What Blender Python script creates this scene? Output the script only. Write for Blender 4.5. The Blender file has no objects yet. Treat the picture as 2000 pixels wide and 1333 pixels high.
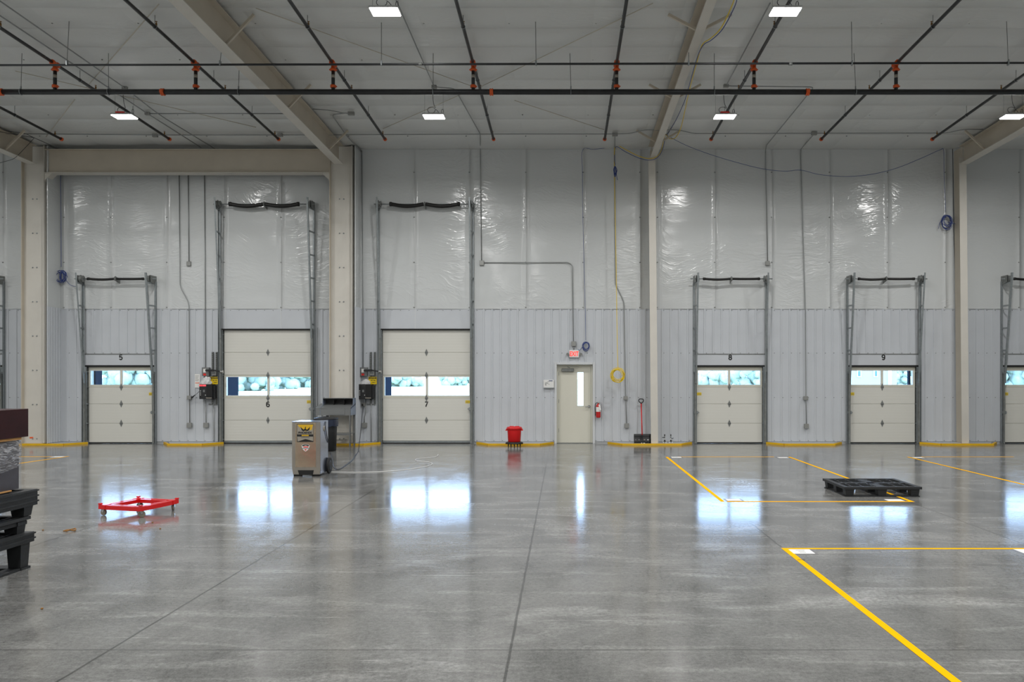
import bpy, math, random
from mathutils import Vector
random.seed(7)
C = bpy.context.scene.collection
PI = math.pi
# ------------------------------------------------------------------ camera maths
F = 1560.0            # focal length in pixels of a 2000 px wide frame
VX, VY = 1101.0, 733.0
CH = 1.86             # camera height
D = 21.67             # distance of the wall face
def X(px, y=D): return (px - VX) * y / F
def Z(py, y=D): return CH - (py - VY) * y / F
def P(px, py, y=D): return Vector((X(px, y), y, Z(py, y)))
def G(px, py, z=0.0):                       # point on a horizontal plane
    y = (CH - z) * F / (py - VY)
    return Vector((X(px, y), y, z))
SL = 0.027
def ceil_z(y): return 7.97 + SL * (D - y)

# ------------------------------------------------------------------ materials
def srgb(r, g, b):
    f = lambda c: (c/255/12.92) if c/255 <= .04045 else ((c/255+.055)/1.055)**2.4
    return (f(r), f(g), f(b), 1)
def mat(name, col, rough=.5, metal=0, emit=None, es=0, noise=0, nscale=8, bump=0, bscale=30, coat=0, spec=.5):
    m = bpy.data.materials.new(name); m.use_nodes = True
    nt = m.node_tree; b = nt.nodes['Principled BSDF']
    col = tuple(col)[:3] + (1,)
    b.inputs['Base Color'].default_value = col
    b.inputs['Roughness'].default_value = rough
    b.inputs['Metallic'].default_value = metal
    b.inputs['Coat Weight'].default_value = coat
    b.inputs['Specular IOR Level'].default_value = spec
    if emit:
        b.inputs['Emission Color'].default_value = tuple(emit)[:3] + (1,)
        b.inputs['Emission Strength'].default_value = es
    if noise or bump:
        tc = nt.nodes.new('ShaderNodeTexCoord')
        n = nt.nodes.new('ShaderNodeTexNoise'); n.inputs['Scale'].default_value = nscale; n.inputs['Detail'].default_value = 5
        nt.links.new(tc.outputs['Object'], n.inputs['Vector'])
        if noise:
            r = nt.nodes.new('ShaderNodeMapRange')
            r.inputs['From Min'].default_value = .3; r.inputs['From Max'].default_value = .7
            r.inputs['To Min'].default_value = 1-noise; r.inputs['To Max'].default_value = 1+noise
            nt.links.new(n.outputs['Fac'], r.inputs['Value'])
            mx = nt.nodes.new('ShaderNodeVectorMath'); mx.operation = 'SCALE'
            mx.inputs[0].default_value = col[:3]
            nt.links.new(r.outputs['Result'], mx.inputs['Scale'])
            nt.links.new(mx.outputs['Vector'], b.inputs['Base Color'])
        if bump:
            n2 = nt.nodes.new('ShaderNodeTexNoise'); n2.inputs['Scale'].default_value = bscale; n2.inputs['Detail'].default_value = 4
            nt.links.new(tc.outputs['Object'], n2.inputs['Vector'])
            bp = nt.nodes.new('ShaderNodeBump'); bp.inputs['Strength'].default_value = bump; bp.inputs['Distance'].default_value = .01
            nt.links.new(n2.outputs['Fac'], bp.inputs['Height']); nt.links.new(bp.outputs['Normal'], b.inputs['Normal'])
    return m
M = {}
M['siding'] = mat('painted ribbed liner', srgb(196,200,205), .42, noise=.03, nscale=1.5)
M['trimwhite'] = mat('white metal trim', srgb(205,208,210), .4)
M['tan'] = mat('tan primer steel', srgb(194,185,169), .5, noise=.05, nscale=2)
M['cream'] = mat('tan steel lit tone', srgb(207,203,194), .5, noise=.04, nscale=2)  # same steel as tan, lightened for the faces that catch light
M['galv'] = mat('galvanised steel', srgb(146,152,154), .36, .45, noise=.12, nscale=14)
M['galvd'] = mat('dark galvanised steel', srgb(124,127,125), .5, .3, noise=.15, nscale=12)
M['conduit'] = mat('conduit metal', srgb(152,155,155), .35, .45)
M['box'] = mat('electrical box grey', srgb(150,151,148), .45, .4)
M['black'] = mat('black steel pipe', srgb(38,40,42), .38, .2, noise=.25, nscale=6)
M['spring'] = mat('black oiled spring', srgb(26,25,24), .45, .2)
M['rubber'] = mat('black rubber', srgb(20,20,20), .7)
M['bplast'] = mat('black plastic', srgb(30,31,33), .48, noise=.15, nscale=20)
M['bplast2'] = mat('black pallet plastic', srgb(34,36,38), .55, noise=.2, nscale=9, bump=.2, bscale=60)
M['orange'] = mat('orange coupling', srgb(216,88,26), .45)
M['brass'] = mat('brass', srgb(150,110,60), .4, .8)
M['red'] = mat('glossy red plastic', srgb(214,10,16), .32, coat=.3)
M['redd'] = mat('red can plastic', srgb(206,8,12), .45)
M['redm'] = mat('red enamel', srgb(190,12,14), .25, coat=.5)
M['yellow'] = mat('yellow paint', srgb(226,178,8), .5, noise=.06, nscale=5)
M['tape'] = mat('yellow floor tape', srgb(250,184,0), .8, spec=.04)
M['ycable'] = mat('yellow cable', srgb(232,200,20), .45)
M['bcable'] = mat('blue cable', srgb(44,66,134), .45)
M['kcable'] = mat('dark cable', srgb(52,54,60), .5)
M['white'] = mat('white plastic', srgb(226,226,224), .4)
M['paper'] = mat('white paper', srgb(232,231,228), .7)
M['ink'] = mat('black ink', srgb(16,16,16), .6)
M['inkg'] = mat('grey ink', srgb(120,120,120), .7)
M['redink'] = mat('red label', srgb(222,36,24), .5)
M['orangelabel'] = mat('orange label', srgb(236,92,30), .5)
M['ysign'] = mat('yellow sign', srgb(232,200,0), .45)
M['doorpaint'] = mat('ivory door paint', srgb(214,212,198), .45)
M['desk'] = mat('grey desk paint', srgb(124,126,126), .35, .2)
M['deskside'] = mat('desk paint with blue daylight tint', srgb(140,152,170), .3, .2)  # desk grey with the blue window daylight put into its colour
M['deskdark'] = mat('dark interior', srgb(46,46,46), .5)
M['steel'] = mat('brushed stainless', srgb(178,172,162), .3, .92, noise=.1, nscale=3)
M['steelside'] = mat('stainless with blue reflection tint', srgb(196,206,226), .2, .95)  # bluish base colour stands in for the door window's reflection
M['chrome'] = mat('chrome', srgb(200,200,200), .18, 1)
M['wheelgrey'] = mat('grey caster rubber', srgb(128,122,108), .5)
M['wood'] = mat('dark mahogany laminate', srgb(48,20,22), .5, noise=.3, nscale=5, spec=.2)
M['board'] = mat('raw fibreboard', srgb(190,142,84), .7, noise=.1)
M['lamphouse'] = mat('lamp housing', srgb(190,192,192), .4, .3)
M['led'] = mat('led panel', (1,1,1), .4, emit=(1,.985,.95), es=14)
M['ledred'] = mat('red led display', srgb(90,8,8), .4, emit=(1,.08,.1), es=1.4)
M['exitred'] = mat('lit exit letters', srgb(200,10,10), .4, emit=(1,.03,.02), es=1.6)
M['blueext'] = mat('blue exterior shelter', srgb(12,27,42), 1, spec=0)
M['blueext2'] = mat('light blue exterior trim', srgb(70,100,120), .6)
M['grass'] = mat('pale grass', srgb(196,200,160), .95, noise=.3, nscale=.15)
M['leaf'] = mat('tree leaves', srgb(150,164,156), 1, noise=.12, nscale=2.5, spec=0)
M['bark'] = mat('bark', srgb(150,150,142), .9)
M['house'] = mat('pale house siding', srgb(140,142,132), .8)
M['concrete_edge'] = mat('pale concrete ledge', srgb(176,178,178), .7)
M['gold'] = mat('gold ink', srgb(214,170,30), .5)
M['labelgrey'] = mat('label grey', srgb(150,144,132), .5)
M['bracegrey'] = mat('brace rod', srgb(196,190,176), .5)
M['leafbrown'] = mat('dry debris', srgb(140,98,44), .8)

def sectional_mat():
    m = mat('sectional door skin', srgb(214,213,205), .5)
    nt = m.node_tree; b = nt.nodes['Principled BSDF']
    tc = nt.nodes.new('ShaderNodeTexCoord'); sp = nt.nodes.new('ShaderNodeSeparateXYZ')
    nt.links.new(tc.outputs['Object'], sp.inputs[0])
    mu = nt.nodes.new('ShaderNodeMath'); mu.operation = 'MULTIPLY'; mu.inputs[1].default_value = 2*PI/.075
    nt.links.new(sp.outputs['Z'], mu.inputs[0])
    s = nt.nodes.new('ShaderNodeMath'); s.operation = 'SINE'; nt.links.new(mu.outputs[0], s.inputs[0])
    bp = nt.nodes.new('ShaderNodeBump'); bp.inputs['Strength'].default_value = .07; bp.inputs['Distance'].default_value = .004
    nt.links.new(s.outputs[0], bp.inputs['Height']); nt.links.new(bp.outputs['Normal'], b.inputs['Normal'])
    return m
M['door'] = sectional_mat()

def insulation_mat(name, col, rough, axis_scale, strength, seed=0):
    """glossy white plastic facing with pulled wrinkles"""
    m = mat(name, col, rough, coat=.0)
    nt = m.node_tree; b = nt.nodes['Principled BSDF']
    tc = nt.nodes.new('ShaderNodeTexCoord')
    warp = nt.nodes.new('ShaderNodeTexNoise'); warp.inputs['Scale'].default_value = .45; warp.inputs['Detail'].default_value = 2
    nt.links.new(tc.outputs['Object'], warp.inputs['Vector'])
    ws = nt.nodes.new('ShaderNodeVectorMath'); ws.operation = 'SCALE'; ws.inputs['Scale'].default_value = 1.6
    nt.links.new(warp.outputs['Color'], ws.inputs[0])
    ad = nt.nodes.new('ShaderNodeVectorMath'); ad.operation = 'ADD'
    nt.links.new(tc.outputs['Object'], ad.inputs[0]); nt.links.new(ws.outputs[0], ad.inputs[1])
    mp = nt.nodes.new('ShaderNodeMapping'); mp.inputs['Scale'].default_value = axis_scale; mp.inputs['Location'].default_value = (seed, seed, 0)
    nt.links.new(ad.outputs[0], mp.inputs['Vector'])
    n = nt.nodes.new('ShaderNodeTexNoise'); n.inputs['Scale'].default_value = 1.0; n.inputs['Detail'].default_value = 4; n.inputs['Roughness'].default_value = .5
    nt.links.new(mp.outputs[0], n.inputs['Vector'])
    # where the sheet is slack
    mask = nt.nodes.new('ShaderNodeTexNoise'); mask.inputs['Scale'].default_value = .55; mask.inputs['Detail'].default_value = 1
    nt.links.new(tc.outputs['Object'], mask.inputs['Vector'])
    mr = nt.nodes.new('ShaderNodeMapRange'); mr.inputs['From Min'].default_value = .42; mr.inputs['From Max'].default_value = .62
    mr.inputs['To Min'].default_value = .12; mr.inputs['To Max'].default_value = 1
    nt.links.new(mask.outputs['Fac'], mr.inputs['Value'])
    mp2 = nt.nodes.new('ShaderNodeMapping'); mp2.inputs['Scale'].default_value = tuple(v*2.3 for v in axis_scale); mp2.inputs['Rotation'].default_value = (0, .35, 0)
    nt.links.new(ad.outputs[0], mp2.inputs['Vector'])
    n2 = nt.nodes.new('ShaderNodeTexNoise'); n2.inputs['Scale'].default_value = 1.0; n2.inputs['Detail'].default_value = 2
    nt.links.new(mp2.outputs[0], n2.inputs['Vector'])
    def mm(op, a, b_):
        x = nt.nodes.new('ShaderNodeMath'); x.operation = op
        for i, v in enumerate((a, b_)):
            if isinstance(v, (int, float)): x.inputs[i].default_value = v
            else: nt.links.new(v, x.inputs[i])
        return x.outputs[0]
    ridge = mm('POWER', mm('SUBTRACT', 1.0, mm('MULTIPLY', mm('ABSOLUTE', mm('SUBTRACT', n2.outputs['Fac'], .5), 0), 4.0)), 4.0)
    tot = mm('MULTIPLY', mm('ADD', n.outputs['Fac'], mm('MULTIPLY', mm('MAXIMUM', ridge, 0.0), .22)), mr.outputs[0])
    mu = nt.nodes.new('ShaderNodeMath'); mu.operation = 'ADD'; mu.inputs[1].default_value = 0
    nt.links.new(tot, mu.inputs[0])
    bp = nt.nodes.new('ShaderNodeBump'); bp.inputs['Strength'].default_value = strength; bp.inputs['Distance'].default_value = .05
    nt.links.new(mu.outputs[0], bp.inputs['Height']); nt.links.new(bp.outputs['Normal'], b.inputs['Normal'])
    return m
M['insul'] = insulation_mat('white wall insulation facing', srgb(204,207,207), .17, (1.1, 1.1, 4.2), .34)
M['insulc'] = insulation_mat('white roof insulation facing', srgb(214,216,214), .33, (1.0, 5, 2), .3, 3)

def glass_mat():
    m = bpy.data.materials.new('thin window glass'); m.use_nodes = True
    nt = m.node_tree; nt.nodes.clear()
    o = nt.nodes.new('ShaderNodeOutputMaterial'); t = nt.nodes.new('ShaderNodeBsdfTransparent'); g = nt.nodes.new('ShaderNodeBsdfGlossy')
    t.inputs['Color'].default_value = (.93,.96,.97,1); g.inputs['Roughness'].default_value = .03
    fr = nt.nodes.new('ShaderNodeFresnel'); fr.inputs['IOR'].default_value = 1.5
    mx = nt.nodes.new('ShaderNodeMixShader')
    nt.links.new(fr.outputs[0], mx.inputs[0]); nt.links.new(t.outputs[0], mx.inputs[1]); nt.links.new(g.outputs[0], mx.inputs[2])
    nt.links.new(mx.outputs[0], o.inputs['Surface'])
    return m
M['glass'] = glass_mat()
def wrap_mat():
    m = bpy.data.materials.new('clear stretch wrap'); m.use_nodes = True
    nt = m.node_tree; nt.nodes.clear()
    o = nt.nodes.new('ShaderNodeOutputMaterial'); t = nt.nodes.new('ShaderNodeBsdfTransparent')
    g = nt.nodes.new('ShaderNodeBsdfPrincipled'); g.inputs['Base Color'].default_value = (.85,.86,.9,1); g.inputs['Roughness'].default_value = .12
    tc = nt.nodes.new('ShaderNodeTexCoord'); mp = nt.nodes.new('ShaderNodeMapping'); mp.inputs['Scale'].default_value = (14, 9, 38); mp.inputs['Rotation'].default_value = (.5,0,0)
    n = nt.nodes.new('ShaderNodeTexNoise'); n.inputs['Scale'].default_value = 1.2; n.inputs['Detail'].default_value = 7; n.inputs['Distortion'].default_value = 1.2
    nt.links.new(tc.outputs['Object'], mp.inputs[0]); nt.links.new(mp.outputs[0], n.inputs['Vector'])
    bp = nt.nodes.new('ShaderNodeBump'); bp.inputs['Strength'].default_value = 1; bp.inputs['Distance'].default_value = .06
    nt.links.new(n.outputs['Fac'], bp.inputs['Height']); nt.links.new(bp.outputs['Normal'], g.inputs['Normal'])
    mr = nt.nodes.new('ShaderNodeMapRange'); mr.inputs['From Min'].default_value = .42; mr.inputs['From Max'].default_value = .72
    mr.inputs['To Min'].default_value = .12; mr.inputs['To Max'].default_value = .75
    nt.links.new(n.outputs['Fac'], mr.inputs['Value'])
    mx = nt.nodes.new('ShaderNodeMixShader'); nt.links.new(mr.outputs[0], mx.inputs[0])
    nt.links.new(t.outputs[0], mx.inputs[1]); nt.links.new(g.outputs[0], mx.inputs[2]); nt.links.new(mx.outputs[0], o.inputs['Surface'])
    return m
M['wrap'] = wrap_mat()

def floor_mat():
    m = bpy.data.materials.new('polished concrete'); m.use_nodes = True
    nt = m.node_tree; b = nt.nodes['Principled BSDF']; N = nt.nodes.new; L = nt.links.new
    tc = N('ShaderNodeTexCoord')
    def noise(scale, detail=5, sc=(1,1,1), rough=.55, dist=0, rot=0):
        mp = N('ShaderNodeMapping'); mp.inputs['Scale'].default_value = sc; mp.inputs['Rotation'].default_value = (0,0,rot); L(tc.outputs['Object'], mp.inputs['Vector'])
        n = N('ShaderNodeTexNoise'); n.inputs['Scale'].default_value = scale; n.inputs['Detail'].default_value = detail
        n.inputs['Roughness'].default_value = rough; n.inputs['Distortion'].default_value = dist
        L(mp.outputs[0], n.inputs['Vector']); return n.outputs['Fac']
    def rng(v, a, bb, c, d):
        r = N('ShaderNodeMapRange'); r.inputs['From Min'].default_value = a; r.inputs['From Max'].default_value = bb
        r.inputs['To Min'].default_value = c; r.inputs['To Max'].default_value = d; L(v, r.inputs['Value']); return r.outputs[0]
    def mth(op, a, c):
        x = N('ShaderNodeMath'); x.operation = op
        for i, v in enumerate((a, c)):
            if isinstance(v, (int, float)): x.inputs[i].default_value = v
            else: L(v, x.inputs[i])
        return x.outputs[0]
    big = noise(.32, 3, dist=.8)
    mid = noise(1.6, 6, (1,.7,1), .62, .6)
    fine = noise(26, 6, rough=.72)
    speck = noise(90, 3, rough=.7)
    streak = noise(.8, 6, (.6,1.8,1), .65, 1.2, .25)
    streak2 = noise(.9, 6, (.5,2.6,1), .65, .9, -.75)
    hair = noise(2.2, 3, (.25,9,1), .5, .3, .9)
    hair2 = noise(2.0, 3, (.3,8,1), .5, .3, -.35)
    pit = noise(48, 4, rough=.75)
    val = mth('ADD', rng(big, .3, .7, -.022, .022), rng(mid, .25, .75, -.055, .055))
    val = mth('ADD', val, rng(fine, .3, .7, -.042, .042))
    val = mth('ADD', val, rng(speck, .3, .7, -.034, .034))
    val = mth('ADD', val, rng(pit, .30, .42, -.03, 0))
    # pale scuffed patches and fine scratches
    sc1 = mth('MULTIPLY', rng(streak, .52, .72, 0, .17), rng(fine, .3, .65, .15, 1))
    sc2 = mth('MULTIPLY', rng(streak2, .54, .74, 0, .16), rng(fine, .3, .65, .15, 1))
    sc3 = mth('MULTIPLY', rng(hair, .64, .72, 0, .12), rng(mid, .4, .6, 0, 1))
    sc4 = mth('MULTIPLY', rng(hair2, .65, .72, 0, .12), rng(big, .45, .6, 0, 1))
    val = mth('ADD', mth('ADD', val, sc1), sc2)
    val = mth('ADD', mth('ADD', val, sc3), sc4)
    val = mth('ADD', val, .165)
    sp = N('ShaderNodeSeparateXYZ'); L(tc.outputs['Object'], sp.inputs[0])
    def joint(o, off, step, w):
        a = mth('ADD', o, 100*step - off + step/2)
        a = mth('MODULO', a, step)
        a = mth('SUBTRACT', a, step/2)
        a = mth('ABSOLUTE', a, 0)
        return rng(a, w*.55, w, 1, 0)
    wob = mth('MULTIPLY', mth('SUBTRACT', noise(3, 2), .5), .012)
    jx = joint(mth('ADD', sp.outputs['X'], wob), -.36, 2.71, .012)
    jy = joint(mth('ADD', sp.outputs['Y'], wob), 5.4, 3.2, .010)
    j = mth('MAXIMUM', jx, mth('MULTIPLY', jy, .8))
    val = mth('MULTIPLY', val, rng(j, 0, 1, 1, .42))
    cb = N('ShaderNodeCombineXYZ')
    L(val, cb.inputs[0]); L(mth('MULTIPLY', val, 1.0), cb.inputs[1]); L(mth('MULTIPLY', val, .97), cb.inputs[2])
    L(cb.outputs[0], b.inputs['Base Color'])
    rr = mth('ADD', rng(mid, .25, .75, .085, .165), rng(fine, .3, .7, -.03, .04))
    rr = mth('ADD', rr, mth('MULTIPLY', sc1, .5))
    L(rr, b.inputs['Roughness'])
    b.inputs['IOR'].default_value = 1.55
    bp = N('ShaderNodeBump'); bp.inputs['Strength'].default_value = .028; bp.inputs['Distance'].default_value = .01
    L(noise(7, 5, (1,1.4,1)), bp.inputs['Height']); L(bp.outputs['Normal'], b.inputs['Normal'])
    return m
M['floor'] = floor_mat()

# ------------------------------------------------------------------ object helpers
WL = {}        # world location of each parent
def tag(o, label=None, cat=None, group=None, kind=None):
    if label: o['label'] = label
    if cat: o['category'] = cat
    if group: o['group'] = group
    if kind: o['kind'] = kind
    return o
def empty(name, loc, label=None, cat=None, group=None, kind=None):
    o = bpy.data.objects.new(name, None); C.objects.link(o); o.location = loc
    o.empty_display_size = .1
    WL[o.name] = Vector(loc)
    return tag(o, label, cat, group, kind)
class MB:
    def __init__(s): s.v = []; s.f = []; s.sm = []
    def quadmesh(s, vs, fs, sm=False):
        n = len(s.v); s.v += [Vector(v) for v in vs]
        for f in fs: s.f.append([i+n for i in f]); s.sm.append(sm)
        return s
    def box(s, x0, x1, y0, y1, z0, z1):
        x0, x1 = min(x0,x1), max(x0,x1); y0, y1 = min(y0,y1), max(y0,y1); z0, z1 = min(z0,z1), max(z0,z1)
        return s.quadmesh([(x0,y0,z0),(x1,y0,z0),(x1,y1,z0),(x0,y1,z0),(x0,y0,z1),(x1,y0,z1),(x1,y1,z1),(x0,y1,z1)],
            [(0,3,2,1),(4,5,6,7),(0,1,5,4),(1,2,6,5),(2,3,7,6),(3,0,4,7)])
    def bbox(s, x0, x1, y0, y1, z0, z1, c=.005):       # box with chamfered edges
        x0, x1 = min(x0,x1), max(x0,x1); y0, y1 = min(y0,y1), max(y0,y1); z0, z1 = min(z0,z1), max(z0,z1)
        c = min(c, (x1-x0)*.3, (y1-y0)*.3, (z1-z0)*.3)
        pts = {}
        vs = []
        for i, x in enumerate((x0, x1)):
            for j, y in enumerate((y0, y1)):
                for k, z in enumerate((z0, z1)):
                    sx, sy, sz = (c if i == 0 else -c), (c if j == 0 else -c), (c if k == 0 else -c)
                    for a, q in enumerate(((x, y+sy, z+sz), (x+sx, y, z+sz), (x+sx, y+sy, z))):
                        pts[(i,j,k,a)] = len(vs); vs.append(q)
        g = lambda i,j,k,a: pts[(i,j,k,a)]
        fs = []
        for i in (0,1):
            q = [g(i,0,0,0), g(i,1,0,0), g(i,1,1,0), g(i,0,1,0)]; fs.append(q if i else q[::-1])
            q = [g(0,i,0,1), g(1,i,0,1), g(1,i,1,1), g(0,i,1,1)]; fs.append(q[::-1] if i else q)
            q = [g(0,0,i,2), g(1,0,i,2), g(1,1,i,2), g(0,1,i,2)]; fs.append(q if i else q[::-1])
        for j in (0,1):
            for k in (0,1):
                q = [g(0,j,k,1), g(1,j,k,1), g(1,j,k,2), g(0,j,k,2)]; fs.append(q if (j+k) % 2 else q[::-1])
        for i in (0,1):
            for k in (0,1):
                q = [g(i,0,k,0), g(i,1,k,0), g(i,1,k,2), g(i,0,k,2)]; fs.append(q[::-1] if (i+k) % 2 else q)
            for j in (0,1):
                q = [g(i,j,0,0), g(i,j,1,0), g(i,j,1,1), g(i,j,0,1)]; fs.append(q if (i+j) % 2 else q[::-1])
            for j in (0,1):
                for k in (0,1):
                    q = [g(i,j,k,0), g(i,j,k,1), g(i,j,k,2)]; fs.append(q if (i+j+k) % 2 else q[::-1])
        return s.quadmesh(vs, fs)
    def tube(s, path, r, n=8, closed=False, cap=True, sm=True):
        path = [Vector(p) for p in path]
        if closed: ring = path
        m = len(path); base = len(s.v)
        rs = r if isinstance(r, (list, tuple)) else [r]*m
        up = None
        for i, p in enumerate(path):
            a = path[(i-1) % m] if (closed or i > 0) else p
            b = path[(i+1) % m] if (closed or i < m-1) else p
            t = (b - a)
            t = t.normalized() if t.length > 1e-9 else Vector((0,0,1))
            if up is None:
                up = Vector((0,0,1)) if abs(t.z) < .9 else Vector((1,0,0))
            u = (up - t*up.dot(t))
            if u.length < 1e-6: u = t.orthogonal()
            u.normalize(); w = t.cross(u); up = u
            for k in range(n):
                a_ = 2*PI*k/n
                s.v.append(p + (u*math.cos(a_) + w*math.sin(a_))*rs[i])
        last = m if closed else m-1
        for i in range(last):
            for k in range(n):
                q = [base+i*n+k, base+i*n+(k+1) % n, base+((i+1) % m)*n+(k+1) % n, base+((i+1) % m)*n+k]
                s.f.append(q); s.sm.append(sm)
        if cap and not closed:
            s.f.append([base+k for k in range(n)][::-1]); s.sm.append(False)
            s.f.append([base+(m-1)*n+k for k in range(n)]); s.sm.append(False)
        return s
    def cyl(s, p0, p1, r, n=12, r2=None):
        return s.tube([p0, p1], [r, r if r2 is None else r2], n)
    def bar(s, p0, p1, w, h, up=(0,0,1)):            # rectangular bar
        p0, p1 = Vector(p0), Vector(p1); t = (p1-p0).normalized(); u = Vector(up)
        u = u - t*u.dot(t)
        if u.length < 1e-5: u = t.orthogonal()
        u.normalize(); q = t.cross(u)
        vs = []
        for p in (p0, p1):
            for a, b in ((-1,-1),(1,-1),(1,1),(-1,1)): vs.append(p + q*a*w/2 + u*b*h/2)
        return s.quadmesh(vs, [(0,3,2,1),(4,5,6,7),(0,1,5,4),(1,2,6,5),(2,3,7,6),(3,0,4,7)])
    def lathe(s, prof, c, n=24, axis='z', cap=True):
        base = len(s.v); c = Vector(c)
        for r, h in prof:
            for k in range(n):
                a = 2*PI*k/n; x, y = r*math.cos(a), r*math.sin(a)
                s.v.append(c + (Vector((x, y, h)) if axis == 'z' else Vector((h, x, y)) if axis == 'x' else Vector((x, h, y))))
        for i in range(len(prof)-1):
            for k in range(n):
                q = [base+i*n+k, base+i*n+(k+1) % n, base+(i+1)*n+(k+1) % n, base+(i+1)*n+k]
                if axis == 'y': q = q[::-1]
                s.f.append(q); s.sm.append(True)
        if cap:
            q = [base+k for k in range(n)]; s.f.append(q[::-1] if axis != 'y' else q); s.sm.append(False)
            q = [base+(len(prof)-1)*n+k for k in range(n)]; s.f.append(q if axis != 'y' else q[::-1]); s.sm.append(False)
        return s
    def prism(s, pts, d):                             # polygon (3D points) extruded by vector d
        pts = [Vector(p) for p in pts]; d = Vector(d); n = len(pts)
        fs = [list(range(n))[::-1], list(range(n, 2*n))]
        for i in range(n): fs.append([i, (i+1) % n, n+(i+1) % n, n+i])
        return s.quadmesh(pts + [p+d for p in pts], fs)
    def build(s, name, m, parent=None, label=None, cat=None, group=None, kind=None, origin=None):
        if parent is not None: o3 = WL[parent.name]
        elif origin is not None: o3 = Vector(origin)
        else:
            xs = [v.x for v in s.v]; ys = [v.y for v in s.v]; zs = [v.z for v in s.v]
            o3 = Vector(((min(xs)+max(xs))/2, (min(ys)+max(ys))/2, min(zs)))
        me = bpy.data.meshes.new(name)
        me.from_pydata([v - o3 for v in s.v], [], s.f); me.update()
        me.polygons.foreach_set('use_smooth', s.sm)
        me.materials.append(m)
        import bmesh
        bm = bmesh.new(); bm.from_mesh(me); bmesh.ops.recalc_face_normals(bm, faces=bm.faces); bm.to_mesh(me); bm.free()
        o = bpy.data.objects.new(name, me); C.objects.link(o)
        if parent is not None: o.parent = parent; WL[o.name] = o3
        else: o.location = o3; WL[o.name] = o3
        return tag(o, label, cat, group, kind)
def B(*a): return MB().box(*a)
def copy_tree(o, loc=None, parent=None):
    c = o.copy(); C.objects.link(c)
    if parent: c.parent = parent
    if loc is not None: c.location = loc; WL[c.name] = Vector(loc)
    for ch in list(o.children): copy_tree(ch, None, c)
    return c
def text(name, s, size, loc, m, parent, bold=.0, xs=1.0, rot=None, depth=.0015):
    """flat lettering facing -Y, centred on loc (world)"""
    cu = bpy.data.curves.new(name, 'FONT'); cu.body = s; cu.size = size; cu.align_x = 'CENTER'; cu.align_y = 'CENTER'
    cu.offset = bold; cu.extrude = depth; cu.resolution_u = 3
    t = bpy.data.objects.new(name+'_curve', cu); C.objects.link(t)
    dg = bpy.context.evaluated_depsgraph_get()
    me = bpy.data.meshes.new_from_object(t.evaluated_get(dg))
    bpy.data.objects.remove(t); bpy.data.curves.remove(cu)
    xs0 = [v.co.x for v in me.vertices]; ys0 = [v.co.y for v in me.vertices]
    cx, cy = (min(xs0)+max(xs0))/2, (min(ys0)+max(ys0))/2
    for v in me.vertices:
        x, y, z = (v.co.x-cx)*xs, v.co.y-cy, v.co.z
        v.co = Vector((x, -z, y)) if rot is None else rot @ Vector((x, y, z))
    me.materials.clear(); me.materials.append(m)
    o = bpy.data.objects.new(name, me); C.objects.link(o); o.parent = parent
    o.location = Vector(loc) - WL[parent.name]
    return o
def arc(cx, cy, rx, ry, a0, a1, n=14):
    return [(cx+rx*math.cos(math.radians(a0+(a1-a0)*i/n)), cy+ry*math.sin(math.radians(a0+(a1-a0)*i/n))) for i in range(n+1)]
DIG = {
 '5': [[(.86,.90),(.26,.90),(.18,.50)] , [(.18,.50)] + arc(.49,.345,.36,.245,140,-150)],
 '6': [arc(.52,.62,.36,.29,40,180) + [(.16,.40)], arc(.50,.34,.34,.245,0,360,24)],
 '7': [[(.12,.90),(.88,.90),(.62,.60),(.42,.28),(.36,.08)]],
 '8': [arc(.5,.70,.285,.21,0,360,24), arc(.5,.315,.34,.225,0,360,24)],
 '9': [arc(.50,.66,.34,.245,0,360,24), [(.84,.60)] + arc(.48,.38,.36,.29,0,-140)]}
def digit(ch, h, c, m, parent):
    """bold round numeral, flat, facing -Y, centred on c"""
    w_ = h*.66; st = h*.19/2
    mb = MB()
    for k, path in enumerate(DIG[ch]):
        P2 = [((x-.5)*w_, (y-.49)*h) for x, y in path]; n = len(P2)
        closed = abs(P2[0][0]-P2[-1][0]) + abs(P2[0][1]-P2[-1][1]) < 1e-4 and n > 5
        L_, R_ = [], []
        for i, p in enumerate(P2):
            a = P2[i-1] if i > 0 else (P2[-2] if closed else p); b = P2[i+1] if i < n-1 else (P2[1] if closed else p)
            tx, ty = b[0]-a[0], b[1]-a[1]; l = math.hypot(tx, ty) or 1
            nx_, ny_ = -ty/l*st, tx/l*st
            L_.append((p[0]+nx_, p[1]+ny_)); R_.append((p[0]-nx_, p[1]-ny_))
        y0 = c[1]-.0004*k
        vs = [(c[0]+a, y0, c[2]+b) for a, b in L_] + [(c[0]+a, y0, c[2]+b) for a, b in R_]
        vs += [(x, y0-.0015, z) for x, y, z in vs]
        fs = []
        for i in range(n-1):
            fs += [(i, n+i, n+i+1, i+1), (2*n+i, 2*n+i+1, 3*n+i+1, 3*n+i), (i, i+1, 2*n+i+1, 2*n+i), (n+i, 3*n+i, 3*n+i+1, n+i+1)]
        mb.quadmesh(vs, fs)
    return mb.build('door_number', m, parent)
def smooth_path(pts, k=6):
    """Catmull-Rom through points"""
    pts = [Vector(p) for p in pts]; out = []
    for i in range(len(pts)-1):
        p0 = pts[max(i-1,0)]; p1 = pts[i]; p2 = pts[i+1]; p3 = pts[min(i+2,len(pts)-1)]
        for j in range(k):
            t = j/k
            out.append(.5*((2*p1) + (p2-p0)*t + (2*p0-5*p1+4*p2-p3)*t*t + (3*p1-p0-3*p2+p3)*t*t*t))
    out.append(pts[-1]); return out
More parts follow.
